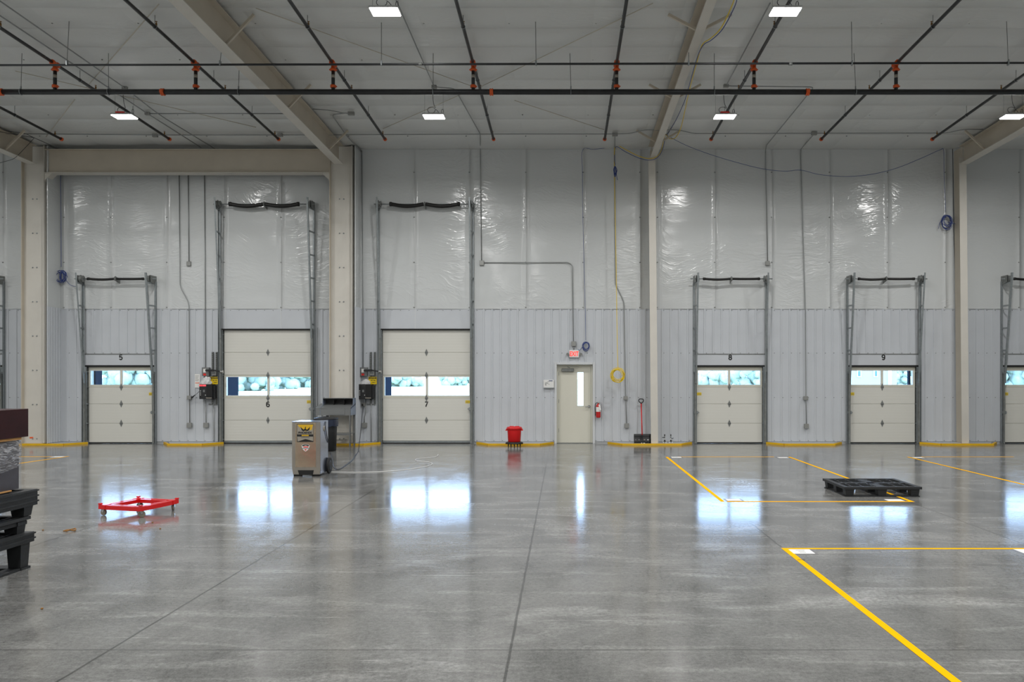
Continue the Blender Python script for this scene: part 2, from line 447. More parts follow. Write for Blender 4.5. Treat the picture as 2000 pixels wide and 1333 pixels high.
def fillet(pts, r=.12, k=4):
    pts = [Vector(p) for p in pts]; out = [pts[0]]
    for i in range(1, len(pts)-1):
        a, b, c = pts[i-1], pts[i], pts[i+1]
        d1 = (a-b); d2 = (c-b); q = min(r, d1.length*.45, d2.length*.45)
        s = b + d1.normalized()*q; e = b + d2.normalized()*q
        for j in range(k+1):
            t = j/k; out.append((1-t)**2*s + 2*t*(1-t)*b + t*t*e)
    out.append(pts[-1]); return out

# ------------------------------------------------------------------ layout tables
# number, left px, right px, tall, hardware side
DOORS = [(4,-124,3,0,'r'),(5,172,299,0,'r'),(6,437,608,1,'r'),(7,747,918,1,'r'),(8,1361,1489,0,'l'),(9,1660,1788,0,'l'),(10,1961,2089,0,'l')]
RX0, RX1 = -19.0, 16.5       # room sides
RY0 = -13.0
JW = .115                    # jamb strip each side
holes = []                   # x0,x1,z0,z1
for n, a, b, tall, side in DOORS:
    holes.append((X(a)-JW+.03, X(b)+JW-.03, 0.0, Z(645) if tall else Z(717)))
EX0, EX1, EZ = X(1087), X(1158), Z(712)
holes.append((EX0, EX1, 0.0, EZ))
holes.sort()
ZS = Z(602.5)                # top of the ribbed liner
ZT = ceil_z(D)

# ------------------------------------------------------------------ the setting
MB().quadmesh([(RX0,RY0,0),(RX1,RY0,0),(RX1,D+.12,0),(RX0,D+.12,0),(RX0,RY0,-.2),(RX1,RY0,-.2),(RX1,D+.12,-.2),(RX0,D+.12,-.2)],
    [(0,1,2,3),(7,6,5,4),(0,4,5,1),(1,5,6,2),(2,6,7,3),(3,7,4,0)]).build('floor', M['floor'], kind='structure', origin=(0,0,0))
# wall core with holes
w = MB()
xs = RX0
for (a, b, z0, z1) in holes:
    a_, b_ = max(a, RX0), min(b, RX1)
    if b_ <= RX0 or a_ >= RX1: continue
    if a_ > xs: w.box(xs, a_, D+.03, D+.30, -.2, ZS)
    w.box(a_, b_, D+.03, D+.30, z1, ZS)
    xs = b_
if xs < RX1: w.box(xs, RX1, D+.03, D+.30, -.2, ZS)
w.box(RX0, RX1, D+.03, D+.30, ZS, ZT+.3)
wall = w.build('wall_back', M['trimwhite'], kind='structure', origin=(0,D,0))
# ribbed liner (profile extruded vertically), one mesh
PITCH = .2305; RIB0 = X(1011)
def liner(mb, x0, x1, z0, z1, y=D):
    pts = [(x0, y)]
    k = math.floor((x0-RIB0)/PITCH)
    while True:
        c = RIB0 + k*PITCH; k += 1
        if c+.024 > x1-.002: break
        if c-.024 < x0+.002: continue
        pts += [(c-.024, y), (c-.017, y-.016), (c+.017, y-.016), (c+.024, y)]
    pts.append((x1, y))
    n = len(pts)
    vs = [(a, b, z0) for a, b in pts] + [(a, b, z1) for a, b in pts] + [(x0, y+.02, z0), (x1, y+.02, z0), (x0, y+.02, z1), (x1, y+.02, z1)]
    fs = [(i, i+1, n+i+1, n+i) for i in range(n-1)]
    fs += [(n, n+n-1, 2*n+3, 2*n+2), (0, 2*n, 2*n+1, n-1), (0, n, 2*n+2, 2*n), (n-1, 2*n+1, 2*n+3, 2*n-1)]
    mb.quadmesh(vs, fs)
lm = MB(); ZB = .055
xs = RX0
for h in holes:
    a, b, z0, z1 = h
    a_, b_ = max(a, RX0), min(b, RX1)
    if b_ <= RX0 or a_ >= RX1: continue
    if a_ > xs: liner(lm, xs, a_, ZB, ZS)
    if z1 > Z(700) + .02:   # tall door: plain plate above
        lm.box(a_, b_, D-.004, D+.02, z1, ZS)
    elif abs(a-EX0) < .01:
        liner(lm, a_, b_, z1, ZS)
    else:
        liner(lm, a_+.03, b_-.03, Z(692), ZS)
    xs = b_
if xs < RX1: liner(lm, xs, RX1, ZB, ZS)
lm.build('metal_liner', M['siding'], wall)
for px in (440.5, 549, 811):
    B(X(px)-.012, X(px)+.012, D-.010, D-.003, Z(643), ZS).build('flashing_strip', M['trimwhite'], wall)
# screws of the liner: many tiny heads
sc = MB()
k0 = int((RX0-RIB0)/PITCH)
for k in range(k0, int((RX1-RIB0)/PITCH)):
    x = RIB0 + (k+.22)*PITCH
    for zz in (Z(606.5), Z(690), Z(777), Z(861)):
        if any(a-.05 < x < b+.05 and zz < z1+.15 for a, b, z0, z1 in holes): continue
        if x < X(-30) or x > X(2030): continue
        sc.lathe([(.011,0),(.011,-.006),(.005,-.010)], (x, D, zz), 6, 'y')
sc.build('screw_head', M['galvd'], wall, kind='stuff')
# plastic-faced insulation above the liner, pillowed between its bolts
SEAMS = [X(p) for p in (-110, 6, 125, 217, 326, 438, 549, 700, 809, 917, 1027, 1139, 1250, 1284, 1396, 1507, 1620, 1733, 1846, 1990, 2105)]
SEAMS = [RX0] + [s for s in SEAMS if RX0 < s < RX1] + [RX1]
BZ = [Z(601), Z(513), Z(425), Z(337)]
def seam_prof(x, seams, amp):
    for i in range(len(seams)-1):
        if seams[i] <= x <= seams[i+1]:
            t = (x-seams[i])/(seams[i+1]-seams[i]); return amp*(math.sin(PI*t)**.6)
    return 0
iw = MB(); xg = []; SEAMSET = set(SEAMS[1:-1])
for i in range(len(SEAMS)-1):
    a, b = SEAMS[i], SEAMS[i+1]; n = max(2, int((b-a)/.13))
    xg += [a, a+.012] + [a + (b-a)*j/n for j in range(1, n)] + [b-.012]
xg.append(RX1)
zg = [ZS-.02 + (ZT+.08-ZS)*j/60 for j in range(61)]
from mathutils import noise as mnoise
vs = []
for z in zg:
    for x in xg:
        amp = .028*seam_prof(x, SEAMS, 1)
        t = ((z-ZS) / 1.222) % 1.0
        amp *= .75 + .25*math.sin(PI*t)
        nz = mnoise.noise(Vector((x*.9+z*.5, z*1.6, 3))) * .014 + mnoise.noise(Vector((x*2.2-z*1.3, z*3.1, 9))) * .005
        edge = min(1, (z-ZS+.02)/.25)
        rid = .020 + .012*mnoise.noise(Vector((x, z*1.7, 5))) if x in SEAMSET else 0
        vs.append((x + rid*.5, D - .004 - amp - rid - nz*min(1, amp/.014)*edge, z))
nx = len(xg)
fs = [(j*nx+i, j*nx+i+1, (j+1)*nx+i+1, (j+1)*nx+i) for j in range(len(zg)-1) for i in range(nx-1)]
iw.quadmesh(vs, fs, True)
io = iw.build('insulation_facing', M['insul'], wall)
wb = MB().lathe([(.028,0),(.028,-.008),(.012,-.018)], (0,0,0), 8, 'y')
first = None
for s in SEAMS[1:-1]:
    for z in BZ:
        if s < X(-40) or s > X(2040): continue
        if first is None:
            q = MB().lathe([(.022,0),(.022,-.006),(.010,-.014)], (0,0,0), 8, 'y')
            first = q.build('bolt_washer', M['galvd'], origin=(0,0,0)); first.parent = wall; o = first
        else:
            o = first.copy(); C.objects.link(o)
        o.location = Vector((s, D-.006, z)) - WL[wall.name]
# returns boxing the portal columns
for name, xr in (('a', -13.64), ('b', -5.50)):
    r_ = MB()
    n = 4; pts = []
    y0, y1 = 21.12, D
    for i in range(6):
        y = y0 + (y1-y0)*i/5
        pts += [(xr, y), (xr, y+.03), (xr+.012, y+.035), (xr+.012, y+.055), (xr, y+.06)]
    pts = [p for p in pts if p[1] <= y1]
    m_ = len(pts)
    r_.quadmesh([(a, b, ZB) for a, b in pts] + [(a, b, ZS) for a, b in pts], [(i, i+1, m_+i+1, m_+i) for i in range(m_-1)])
    r_.box(xr-.03, xr-.003, y0, y1+.02, ZB, ZS)
    r_.box(xr-(.076 if name == 'a' else .085), xr-.002, 21.335, 21.345, ZB, ZS)
    r_.build('liner_return', M['siding'], wall)
    MB().box(xr-(.076 if name == 'a' else .085), xr-.03, 21.335, 21.345, ZS, ceil_z(21.3)-.06).box(xr-.03, xr, y0, y1-.02, ZS, ceil_z(21.3)-.05).build('insulation_return', M['insul'], wall)
# far unseen walls closing the room
B(RX0-.2, RX0, RY0, D+.3, -.2, 9.2).build('wall_left', M['insul'], kind='structure')
B(RX1, RX1+.2, RY0, D+.3, -.2, 9.2).build('wall_right', M['insul'], kind='structure')
B(RX0-.2, RX1+.2, RY0-.2, RY0, -.2, 9.2).build('wall_front', M['insul'], kind='structure')
# ceiling
YS = [RY0]; y = -12.3
while y < 13.5: YS.append(y); y += .775
YS = [v for v in YS if v < 13.2] + [13.78, 14.55, 15.34, 16.93, 18.42, 19.31, 20.45, D+.02]
CX = [RX0] + [x for x in (X(-110), X(6), -13.5, X(217), X(326), X(438), X(549), X(700), X(809), X(917), X(1027), X(1139), X(1250), X(1396), X(1507), X(1620), X(1733), X(1846), X(1990)) if RX0 < x < RX1] + [RX1]
cg = MB(); yg = []
for i in range(len(YS)-1):
    a, b = YS[i], YS[i+1]; n = 5 if a > 8 else 2
    yg += [a, a+.014] + [a+(b-a)*j/n for j in range(1, n)] + [b-.014]
yg.append(D+.02); yg.append(D+.29)
xg = []
for i in range(len(CX)-1):
    a, b = CX[i], CX[i+1]; n = max(2, int((b-a)/.3))
    xg += [a, a+.01] + [a+(b-a)*j/n for j in range(1, n)] + [b-.01]
xg.append(RX1)
vs = []
for y in yg:
    py = seam_prof(y, YS, 1)
    for x in xg:
        px_ = .55 + .45*seam_prof(x, CX, 1)
        nz = mnoise.noise(Vector((x*.55, y*1.1, 1)))*.035 + mnoise.noise(Vector((x*1.5, y*2.5, 7)))*.012
        sag = .05*py*px_ + nz*py*(.6+.4*px_)
        vs.append((x, y, ceil_z(y) - sag + .02))
nx = len(xg)
fs = [(j*nx+i, (j+1)*nx+i, (j+1)*nx+i+1, j*nx+i+1) for j in range(len(yg)-1) for i in range(nx-1)]
cg.quadmesh(vs, fs, True)
cg.box(RX0, RX1, RY0, D+.3, 9.3, 9.4)
ceil = cg.build('ceiling', M['insulc'], kind='structure', origin=(0,0,8))
pf = MB()
for x in CX[1:-1]:
    y = 20.5
    while y > 9:
        zc = ceil_z(y)
        pf.lathe([(.016,.0),(.016,-.012),(.006,-.016)], (x+.05, y, zc+.0), 6, 'z'); y -= 1.55
pf.build('purlin_fastener', M['galvd'], ceil, kind='stuff')

# yellow-edged curbs between the openings
first = True
for i, (a, b, la, lb) in enumerate([(-10,160,0,1),(312,428,1,1),(616,738,1,1),(930,1080,1,1),(1189,1353,1,1),(1502,1649,1,1),(1805,1955,1,1)]):
    yf, yb, t = 21.06, 21.55, .34
    x0, x1 = X(a, 21.3), X(b, 21.3)
    top = [(x0, yb), (x0+(t if la else 0), yf), (x1-(t if lb else 0), yf), (x1, yb)]
    q = MB().prism([(x, y, 0.001) for x, y in top] + [], (0,0,.05))
    core = MB().prism([(x0+.05, D-.001, .001), (x0+t+.02, yf+.06, .001), (x1-t-.02, yf+.06, .001), (x1-.05, D-.001, .001)], (0,0,.045))
    # yellow strip follows the outer edge
    ys = MB()
    for (p, r) in zip(top[:-1], top[1:]):
        ys.bar((p[0], p[1], .026), (r[0], r[1], .026), .05, .05)
    c = core.build('trim_%d' % (i+1), M['concrete_edge'], kind='structure')
    ys.build('yellow_edge', M['yellow'], c)

# ------------------------------------------------------------------ sectional doors
def sectional_door(num, a, b, tall, side):
    x0, x1 = X(a), X(b); cx = (x0+x1)/2
    yd = D + .035
    root = empty('door_%d' % num, (cx, yd, 0), kind='structure',
        label='%s ivory sectional dock door%s' % ('tall' if tall else 'low', '' if num in (4,10) else ' numbered %d' % num))
    def part(mb, name, m, label=None, par=None): return mb.build(name, m, par or root, label)
    zt0 = Z(645) if tall else Z(717)
    seams = [644, 689, 733.5, 778, 821.5, 862] if tall else [716.5, 756.5, 789.5, 827.5, 865]
    wi = 2 if tall else 0
    wy = (737, 773) if tall else (724.7, 752)
    wx = [(4,84),(89,169)] if tall else [(3.2,61),(66,124)]
    for i in range(len(seams)-1):
        zt, zb = Z(seams[i])-.003, Z(seams[i+1])+.003
        q = MB()
        if i != wi:
            q.bbox(x0, x1, yd, yd+.05, zb, zt, .006)
            q.box(x0, x1, yd+.02, yd+.046, zb-.006, zb+.02)
            part(q, 'section', M['door'])
        else:
            z1, z0 = Z(wy[0]), Z(wy[1])
            xs_ = [(X(a+u), X(a+v)) for u, v in wx]
            q.box(x0, x1, yd, yd+.05, z1, zt); q.box(x0, x1, yd, yd+.05, zb, z0)
            q.box(x0, xs_[0][0], yd, yd+.05, z0, z1); q.box(xs_[1][1], x1, yd, yd+.05, z0, z1)
            q.box(xs_[0][1], xs_[1][0], yd, yd+.05, z0, z1)
            q.box(x0, x1, yd+.02, yd+.046, zb-.008, zb+.01)
            sec = part(q, 'section', M['doorpaint'])
            for u, v in xs_:
                B(u-.004, v+.004, yd+.022, yd+.028, z0-.004, z1+.004).build('pane', M['glass'], sec)
                fr = MB(); t = .014
                fr.box(u-t, v+t, yd-.004, yd+.01, z1, z1+t).box(u-t, v+t, yd-.004, yd+.01, z0-t, z0)
                fr.box(u-t, u, yd-.004, yd+.01, z0, z1).box(v, v+t, yd-.004, yd+.01, z0, z1)
                fr.build('window_frame', M['white'], sec)
    # seams: hinge plates (diamonds)
    for sy in seams[1:-1]:
        if tall and sy == 862: continue
        z = Z(sy)
        hp = MB().prism([(cx-.045, yd-.008, z), (cx, yd-.008, z-.10), (cx+.045, yd-.008, z), (cx, yd-.008, z+.10)], (0,.007,0))
        hp.cyl((cx-.03, yd-.012, z), (cx+.03, yd-.012, z), .010, 8)
        part(hp, 'hinge', M['galvd'], 'diamond shaped grey hinge plate')
    for e, s_ in ((x0, -1), (x1, 1)):
        part(B(e-s_*.004, e+s_*(JW-.02), yd+.012, yd+.22, .002, zt0), 'side_jamb', M['galvd'])
    if tall: part(B(x0, x1, yd-.014, yd+.05, .0005, .022), 'bottom_seal', M['rubber'])
    if tall: part(B(x0, x1, yd-.006, yd+.05, -.0+.003, Z(862)+.0), 'bottom_rail', M['galv'])
    else: part(B(x0+.0, x1, yd+.0, yd+.05, .002, Z(865)+.006), 'bottom_seal', M['rubber'])
    # head seal
    zt = Z(645) if tall else Z(717)
    part(B(x0-.06, x1+.06, D-.03, D+.03, zt-.004, zt+(.035 if tall else .045)), 'head_seal', M['rubber'])
    # header plate and trim over low doors
    if not tall:
        part(B(x0-.08, x1+.08, D-.012, D+.028, zt+.045, Z(693)), 'header_plate', M['siding'])
        part(B(x0-.09, x1+.09, D-.022, D+.028, Z(693), Z(691.3)), 'header_trim', M['galvd'])
    # number
    if num not in (4, 10):
        if tall: digit(str(num), .158, (X((a+b)/2), yd-.003, Z(790.5)), M['ink'], root)
        else: digit(str(num), .158, (X((a+b)/2+1), D-.014, Z(698.5)), M['ink'], root)
    # sticker and latch
    sgn = 1 if side == 'r' else -1
    xe = x1 if side == 'r' else x0
    sy = 785.5 if tall else 770
    st = part(B(xe-sgn*.13, xe-sgn*.005, yd-.003, yd, Z(sy+2.8), Z(sy-2.8)), 'warning_sticker', M['ysign'], 'yellow warning sticker')
    MB().box(xe-sgn*.12, xe-sgn*.03, yd-.0045, yd-.003, Z(sy+.2), Z(sy-.4)).box(xe-sgn*.12, xe-sgn*.05, yd-.0045, yd-.003, Z(sy+1.4), Z(sy+.9)).build('sticker_print', M['inkg'], st)
    ly = 799 if tall else 806
    lt = MB().bbox(xe-sgn*.03, xe+sgn*.10, yd-.12, yd-.02, Z(ly+3), Z(ly-3), .01).cyl((xe-sgn*.06, yd-.06, Z(ly)), (xe, yd-.06, Z(ly)), .012, 8)
    part(lt, 'latch', M['galv'])
    # rollers
    for sy in seams:
        for e, s_ in ((x0, -1), (x1, 1)):
            z = Z(sy + (10 if sy == seams[0] else (-3 if sy == seams[-1] else 0)))
            rl = MB().box(e, e+s_*.065, yd-.035, yd-.004, z-.014, z+.014).cyl((e+s_*.02, yd-.03, z), (e+s_*.085, yd-.03, z), .017, 8)
            part(rl, 'roller', M['galv'])
    return root
for d in DOORS: sectional_door(*d)

# lift track frames above and beside each door
TLAB = {4:'galvanised vertical lift track at the far left edge beside the cropped dock door',
        5:'short galvanised lift track frame around door number 5', 6:'tall galvanised lift track frame around door number 6',
        7:'tall galvanised lift track frame around door number 7', 8:'short galvanised lift track frame around door number 8',
        9:'short galvanised lift track frame around door number 9', 10:'galvanised lift track frame at the far right edge around the cropped door'}
def lift_track(num, a, b, tall, side):
    x0, x1 = X(a), X(b); cx = (x0+x1)/2
    root = empty('lift_track_frame', (cx, D-.05, 0), TLAB[num], 'door track', 'door lift track frames')
    ys = D-.24                                     # shaft
    zs = Z(399, ys) if tall else Z(545, ys)
    ztop = zs + .14
    zlow = Z(650) if tall else Z(738)
    for e, s_ in ((x0, -1), (x1, 1)):
        # wall angle, floor to shaft: L profile
        ang = MB().box(e+s_*.005, e+s_*.115, D-.060, D-.054, .004, (Z(645) if tall else Z(717))).box(e+s_*.060, e+s_*.115, D-.060, D-.054, (Z(645) if tall else Z(717)), zs-.05)
        ang.box(e+s_*.110, e+s_*.115, D-.105, D-.020, .004, zs-.05)
        ang.build('wall_angle', M['galv'], root)
        # vertical track in front of jamb
        MB().box(e+s_*.028, e+s_*.040, D-.100, D-.056, .01, zlow+.1).box(e+s_*.028, e+s_*.075, D-.102, D-.098, .01, zlow+.1).build('jamb_track', M['galvd'], root)
        # slanted guide rail
        p0 = (e+s_*.055, D-.10, zlow-.15); p1 = (e+s_*.055, D-.46, ztop)
        gr = MB().bar(p0, p1, .012, .05, (0,1,0)).bar((p0[0]-s_*.018, p0[1]-.024, p0[2]), (p1[0]-s_*.018, p1[1]-.024, p1[2]), .036, .005, (0,1,0))
        gr.build('guide_rail', M['galv'], root)
        # bracket rungs
        zz = zs - .12; n = 0
        while zz > zlow + .1:
            t = (zz-p0[2])/(p1[2]-p0[2]); yy = p0[1]+(p1[1]-p0[1])*t
            bk = MB().bar((e+s_*.055, yy, zz), (e+s_*.112, D-.03, zz-.0), .012, .045)
            bk.build('rung_bracket', M['galv'], root)
            zz -= .60 if not tall else .62; n += 1
        # bearing plate and cable drum
        MB().prism([(e+s_*.10, D-.02, zs-.16), (e+s_*.10, D-.02, zs+.09), (e+s_*.10, ys-.08, zs+.09), (e+s_*.10, ys-.08, zs-.10)], (s_*.006,0,0)).build('bearing_plate', M['galvd'], root)
        dr = MB().lathe([(.105,-.012),(.105,0),(.075,.004),(.075,.05),(.09,.054),(.09,.062)] if s_ < 0 else [(.09,-.062),(.09,-.054),(.075,-.05),(.075,-.004),(.105,0),(.105,.012)], (e+s_*.045, ys, zs), 20, 'x')
        dr.build('cable_drum', M['galvd'], root)
        MB().cyl((e+s_*.03, ys-.08, zs), (e+s_*.03, D-.07, .25), .003, 5).build('lift_cable', M['galvd'], root)
    hl = 1.36 if tall else 1.10
    MB().cyl((cx-hl, ys, zs), (cx+hl, ys, zs), .0135, 10).build('shaft', M['galv'], root)
    sl = .90 if tall else .72; r = .054 if tall else .034
    sagd = .055 if tall else .02
    for s_ in (-1, 1):
        path = []; rr = []
        for k in range(61):
            t = k/60
            x = cx + s_*(.03 + (sl-.03)*t)
            path.append((x, ys, zs - sagd*math.sin(PI*t)*(1 if (tall or s_ < 0) else .25))); rr.append(r*(1.0 if k % 2 else .93))
        MB().tube(path, rr, 14).build('torsion_spring', M['spring'], root)
        MB().lathe([(r*.98,-.02),(r*1.12,-.015),(r*1.12,.04),(r*.6,.05)] if s_ > 0 else [(r*.6,-.05),(r*1.12,-.04),(r*1.12,.015),(r*.98,.02)], (cx+s_*sl, ys, zs), 16, 'x').build('spring_cone', M['spring'], root)
    MB().prism([(cx-.004, D-.02, zs-.11), (cx-.004, D-.02, zs+.02), (cx-.004, ys-.02, zs+.07), (cx-.004, ys-.07, zs+.02), (cx-.004, ys-.04, zs-.05)], (.008,0,0)).lathe([(.055,-.02),(.055,.02)], (cx, ys, zs), 12, 'x').build('center_bearing', M['galvd'], root)
for d in DOORS: lift_track(*d)

# ------------------------------------------------------------------ exit door
def exit_door():
    cx = (EX0+EX1)/2; yp = D+.14
    root = empty('door_11', (cx, D, 0), kind='structure', label='ivory exit door with a narrow glass panel')
    tr = MB(); t = .055
    tr.box(EX0-t, EX0+.004, D-.03, D+.03, 0.002, EZ+t).box(EX1-.004, EX1+t, D-.03, D+.03, 0.002, EZ+t).box(EX0, EX1, D-.03, D+.03, EZ-.004, EZ+t)
    tr.build('door_trim', M['trimwhite'], root)
    fx0, fx1 = EX0+.055, EX1-.055; fz = Z(716, D+.1)
    fr = MB().box(EX0+.002, fx0, D+.11, D+.24, .002, EZ).box(fx1, EX1-.002, D+.11, D+.24, .002, EZ).box(fx0, fx1, D+.11, D+.24, fz, EZ-.003).box(fx0, fx1, D+.19, D+.22, fz-.03, fz)
    fr.box(fx0, fx0+.02, D+.19, D+.22, .002, fz).box(fx1-.02, fx1, D+.19, D+.22, .002, fz)
    fr.build('door_frame', M['doorpaint'], root)
    gx0, gx1 = X(1128, yp), X(1139.5, yp); gz1, gz0 = Z(728, yp), Z(793, yp)
    lf = MB(); q0, q1 = fx0+.004, fx1-.004; zt = fz-.004
    lf.box(q0, gx0, yp, yp+.045, .015, zt).box(gx1, q1, yp, yp+.045, .015, zt).box(gx0, gx1, yp, yp+.045, gz1, zt).box(gx0, gx1, yp, yp+.045, .015, gz0)
    leaf = lf.build('door_leaf', M['doorpaint'], root)
    B(gx0, gx1, yp+.018, yp+.024, gz0, gz1).build('pane', M['glass'], leaf)
    g = MB(); u = .012
    g.box(gx0-u, gx0, yp-.006, yp, gz0-u, gz1+u).box(gx1, gx1+u, yp-.006, yp, gz0-u, gz1+u).box(gx0, gx1, yp-.006, yp, gz1, gz1+u).box(gx0, gx1, yp-.006, yp, gz0-u, gz0)
    g.build('pane_bead', M['doorpaint'], leaf)
    hx, hz = X(1150.5, yp), Z(794.5, yp)
    h = MB().lathe([(.036,0),(.036,-.012),(.012,-.014),(.012,-.05),(.022,-.052),(.022,-.07)], (hx, yp, hz), 16, 'y')
    h.bar((hx+.01, yp-.06, hz), (hx-.12, yp-.062, hz), .016, .02)
    h.build('lever_handle', M['chrome'], root)
    B(fx1-.03, fx1-.005, yp-.004, yp, hz-.10, hz+.02).build('strike_label', M['white'], root)
    cz = Z(721, yp)
    cl = MB().bbox(X(1096.5, yp), X(1121, yp), yp-.07, yp, Z(726.5, yp), Z(720.3, yp), .008)
    cl.build('door_closer', M['galvd'], root)
    MB().bar((X(1113), yp-.06, Z(719)), (X(1108), yp-.17, fz-.01), .02, .006).bar((X(1108), yp-.17, fz-.01), (X(1131), yp-.07, fz-.012), .02, .006).build('closer_arm', M['galvd'], root)
    B(EX0, EX1, D+.02, D+.2, .001, .014).build('threshold', M['galvd'], root)
    for hz_ in (.3, 1.1, 1.85): MB().cyl((fx0+.002, yp-.004, hz_), (fx0+.002, yp-.004, hz_+.1), .008, 8).build('hinge', M['galvd'], root)
exit_door()

# ------------------------------------------------------------------ columns and roof frames
YF = 21.07; YBk = 21.33
def portal_column(a, b, label):
    x0, x1 = X(a, YF), X(b, YF); cx = (x0+x1)/2; yw = YF+.10
    root = empty('steel_column', (cx, 21.2, .05), label, 'column', 'tan portal frame columns')
    zt = ceil_z(21.2)-.06; zb = .06
    B(x0+.018, x1-.018, yw, yw+.012, zb, zt).build('web', M['cream'], root)
    B(x0, x0+.018, YF, YBk, zb, zt).build('flange', M['tan'], root)
    B(x1-.018, x1, YF, YBk, zb, zt).build('flange', M['cream'], root)
    # main frame column flange behind the web, bolted through it
    B(cx-.14, cx+.14, yw+.012, yw+.03, zb, zt).box(cx-.006, cx+.006, yw+.03, D-.06, zb, zt).build('rear_column', M['cream'], root)
    B(x0+.06, x1-.04, YF+.0, YBk+.03, .05, .068).build('base_plate', M['tan'], root)
    z = Z(858, YF); f_ = None
    while z < 6.6:
        for s_ in (-1, 1):
            if f_ is None:
                f_ = MB().lathe([(.018,0),(.018,-.012),(.010,-.014),(.010,-.024)], (cx+s_*.055, yw, z), 6, 'y').build('bolt', M['galv'], root); first_z = z; fx = cx+s_*.055
            else:
                o = f_.copy(); C.objects.link(o); o.parent = root; o.location = (cx+s_*.055-fx, 0, z-first_z)
        z += .908
    return root, x0, x1
pc1, pa0, pa1 = portal_column(41, 85.5, 'tan steel portal column at left with an orange sticker at its foot')
pc2, pb0, pb1 = portal_column(643, 687.5, 'tan steel portal column behind the grey shop desk')
B(X(58, 21.17), X(65, 21.17), 21.166, 21.17, Z(857, 21.17), Z(854, 21.17)).build('sticker', M['orangelabel'], pc1, 'orange sticker')
# portal beam between them
zb0, zb1 = Z(336.5, YF), Z(291, YF)
root = empty('portal_beam', ((pa1+pb0)/2, 21.2, zb0), 'deep tan steel beam spanning between the two portal columns over doors 5 and 6', 'beam')
B(pa1+.002, pb0-.002, YF+.10, YF+.112, zb0, zb1).build('web', M['tan'], root)
B(pa1+.002, pb0-.002, YF, YBk, zb0-.018, zb0).build('bottom_flange', M['cream'], root)
B(pa1+.002, pb0-.002, YF, YBk, zb1-.018, zb1).build('top_flange', M['tan'], root)
for xx, s_ in ((pa1+.004, 1), (pb0-.004, -1)):
    MB().prism([(xx, YF+.02, zb0-.02), (xx+s_*.2, YF+.02, zb0-.02), (xx+s_*.16, YF+.02, zb0-.055), (xx+s_*.02, YF+.02, zb0-.19), (xx, YF+.02, zb0-.24)], (0,.22,0)).build('corner_gusset', M['cream'], root)

def slim_column(cx, wdt, label):
    root = empty('steel_column', (cx, 21.3, .05), label, 'column', 'slim tapered wall columns')
    zt = 7.9
    # front flange
    ln = .035
    MB().prism([(cx-wdt/2+ln, 21.10, .05), (cx+wdt/2+ln, 21.10, .05), (cx+wdt/2-ln, 21.10, 7.62), (cx-wdt/2-ln, 21.10, 7.62)], (0,.012,0)).build('flange', M['cream'], root)
    MB().quadmesh([(cx+ln-.005,21.112,.06),(cx+ln+.005,21.112,.06),(cx+ln+.005,D-.09,.06),(cx+ln-.005,D-.09,.06),(cx-ln-.005,21.112,zt),(cx-ln+.005,21.112,zt),(cx-ln+.005,D-.09,zt),(cx-ln-.005,D-.09,zt)],[(0,3,2,1),(4,5,6,7),(0,1,5,4),(1,2,6,5),(2,3,7,6),(3,0,4,7)]).build('web', M['tan'], root)
    B(cx-wdt/2+ln, cx+wdt/2+ln, 21.09, 21.5, .046, .06).build('base_plate', M['tan'], root)
slim_column(2.365, .185, 'slim cream wall column right of the snow shovel')
slim_column(10.58, .19, 'slim cream wall column right of door number 9')

def rafter(cx, wd, z_at, slope, y0, y1, label, cut=True):
    """tapered roof beam running away from the wall along -Y; z_at = bottom flange height at y1"""
    zf = lambda y: z_at + slope*(y1-y)
    root = empty('roof_beam', (cx, y1, z_at), label, 'roof beam', 'tan roof beams')
    t = .016
    fl = MB(); vs = []
    for (y, x_) in ((y0, wd/2), (y1, wd/2)):
        vs += [(cx-x_, y, zf(y)), (cx+x_, y, zf(y)), (cx+x_, y, zf(y)+t), (cx-x_, y, zf(y)+t)]
    fl.quadmesh(vs, [(0,3,2,1),(4,5,6,7),(0,1,5,4),(1,2,6,5),(2,3,7,6),(3,0,4,7)])
    fl.build('bottom_flange', M['cream'], root)
    wv = []
    for x_ in (cx-.006, cx+.006):
        wv += [(x_, y0, zf(y0)+t), (x_, y1, zf(y1)+t), (x_, y1, ceil_z(y1)+.0), (x_, y0, ceil_z(y0)+.0)]
    MB().quadmesh(wv, [(0,1,2,3),(7,6,5,4),(0,4,5,1),(1,5,6,2),(2,6,7,3),(3,7,4,0)]).build('web', M['tan'], root)
    tv = []
    for y in (y0, y1):
        h_ = ceil_z(y)-.095
        tv += [(cx-.13, y, h_), (cx+.13, y, h_), (cx+.13, y, h_+.012), (cx-.13, y, h_+.012)]
    MB().quadmesh(tv, [(0,3,2,1),(4,5,6,7),(0,1,5,4),(1,2,6,5),(2,3,7,6),(3,0,4,7)]).build('top_flange', M['tan'], root)
    for yb in (19.95, 17.02, 13.9, 10.8):
        if yb < y0: continue
        for s_ in (-1, 1):
            MB().bar((cx+s_*.03, yb, zf(yb)+.04), (cx+s_*.55, yb-.02, ceil_z(yb)-.05), .045, .045).build('flange_brace', M['tan'], root)
    return root
rafter(-14.0, .24, 7.42, .019, -12.9, 21.04, 'tan roof beam meeting the left portal column at the far left edge')
rafter(-5.93, .23, 7.42, .019, -12.9, 21.04, 'wide tan roof beam meeting the portal column left of door number 7')
rafter(2.365, .165, 7.60, .031, -12.9, 21.09, 'slim tan roof beam with yellow and blue cables looped along it')
rafter(10.56, .24, 7.43, .019, -12.9, 21.09, 'tan roof beam at the upper right edge above door number 10')

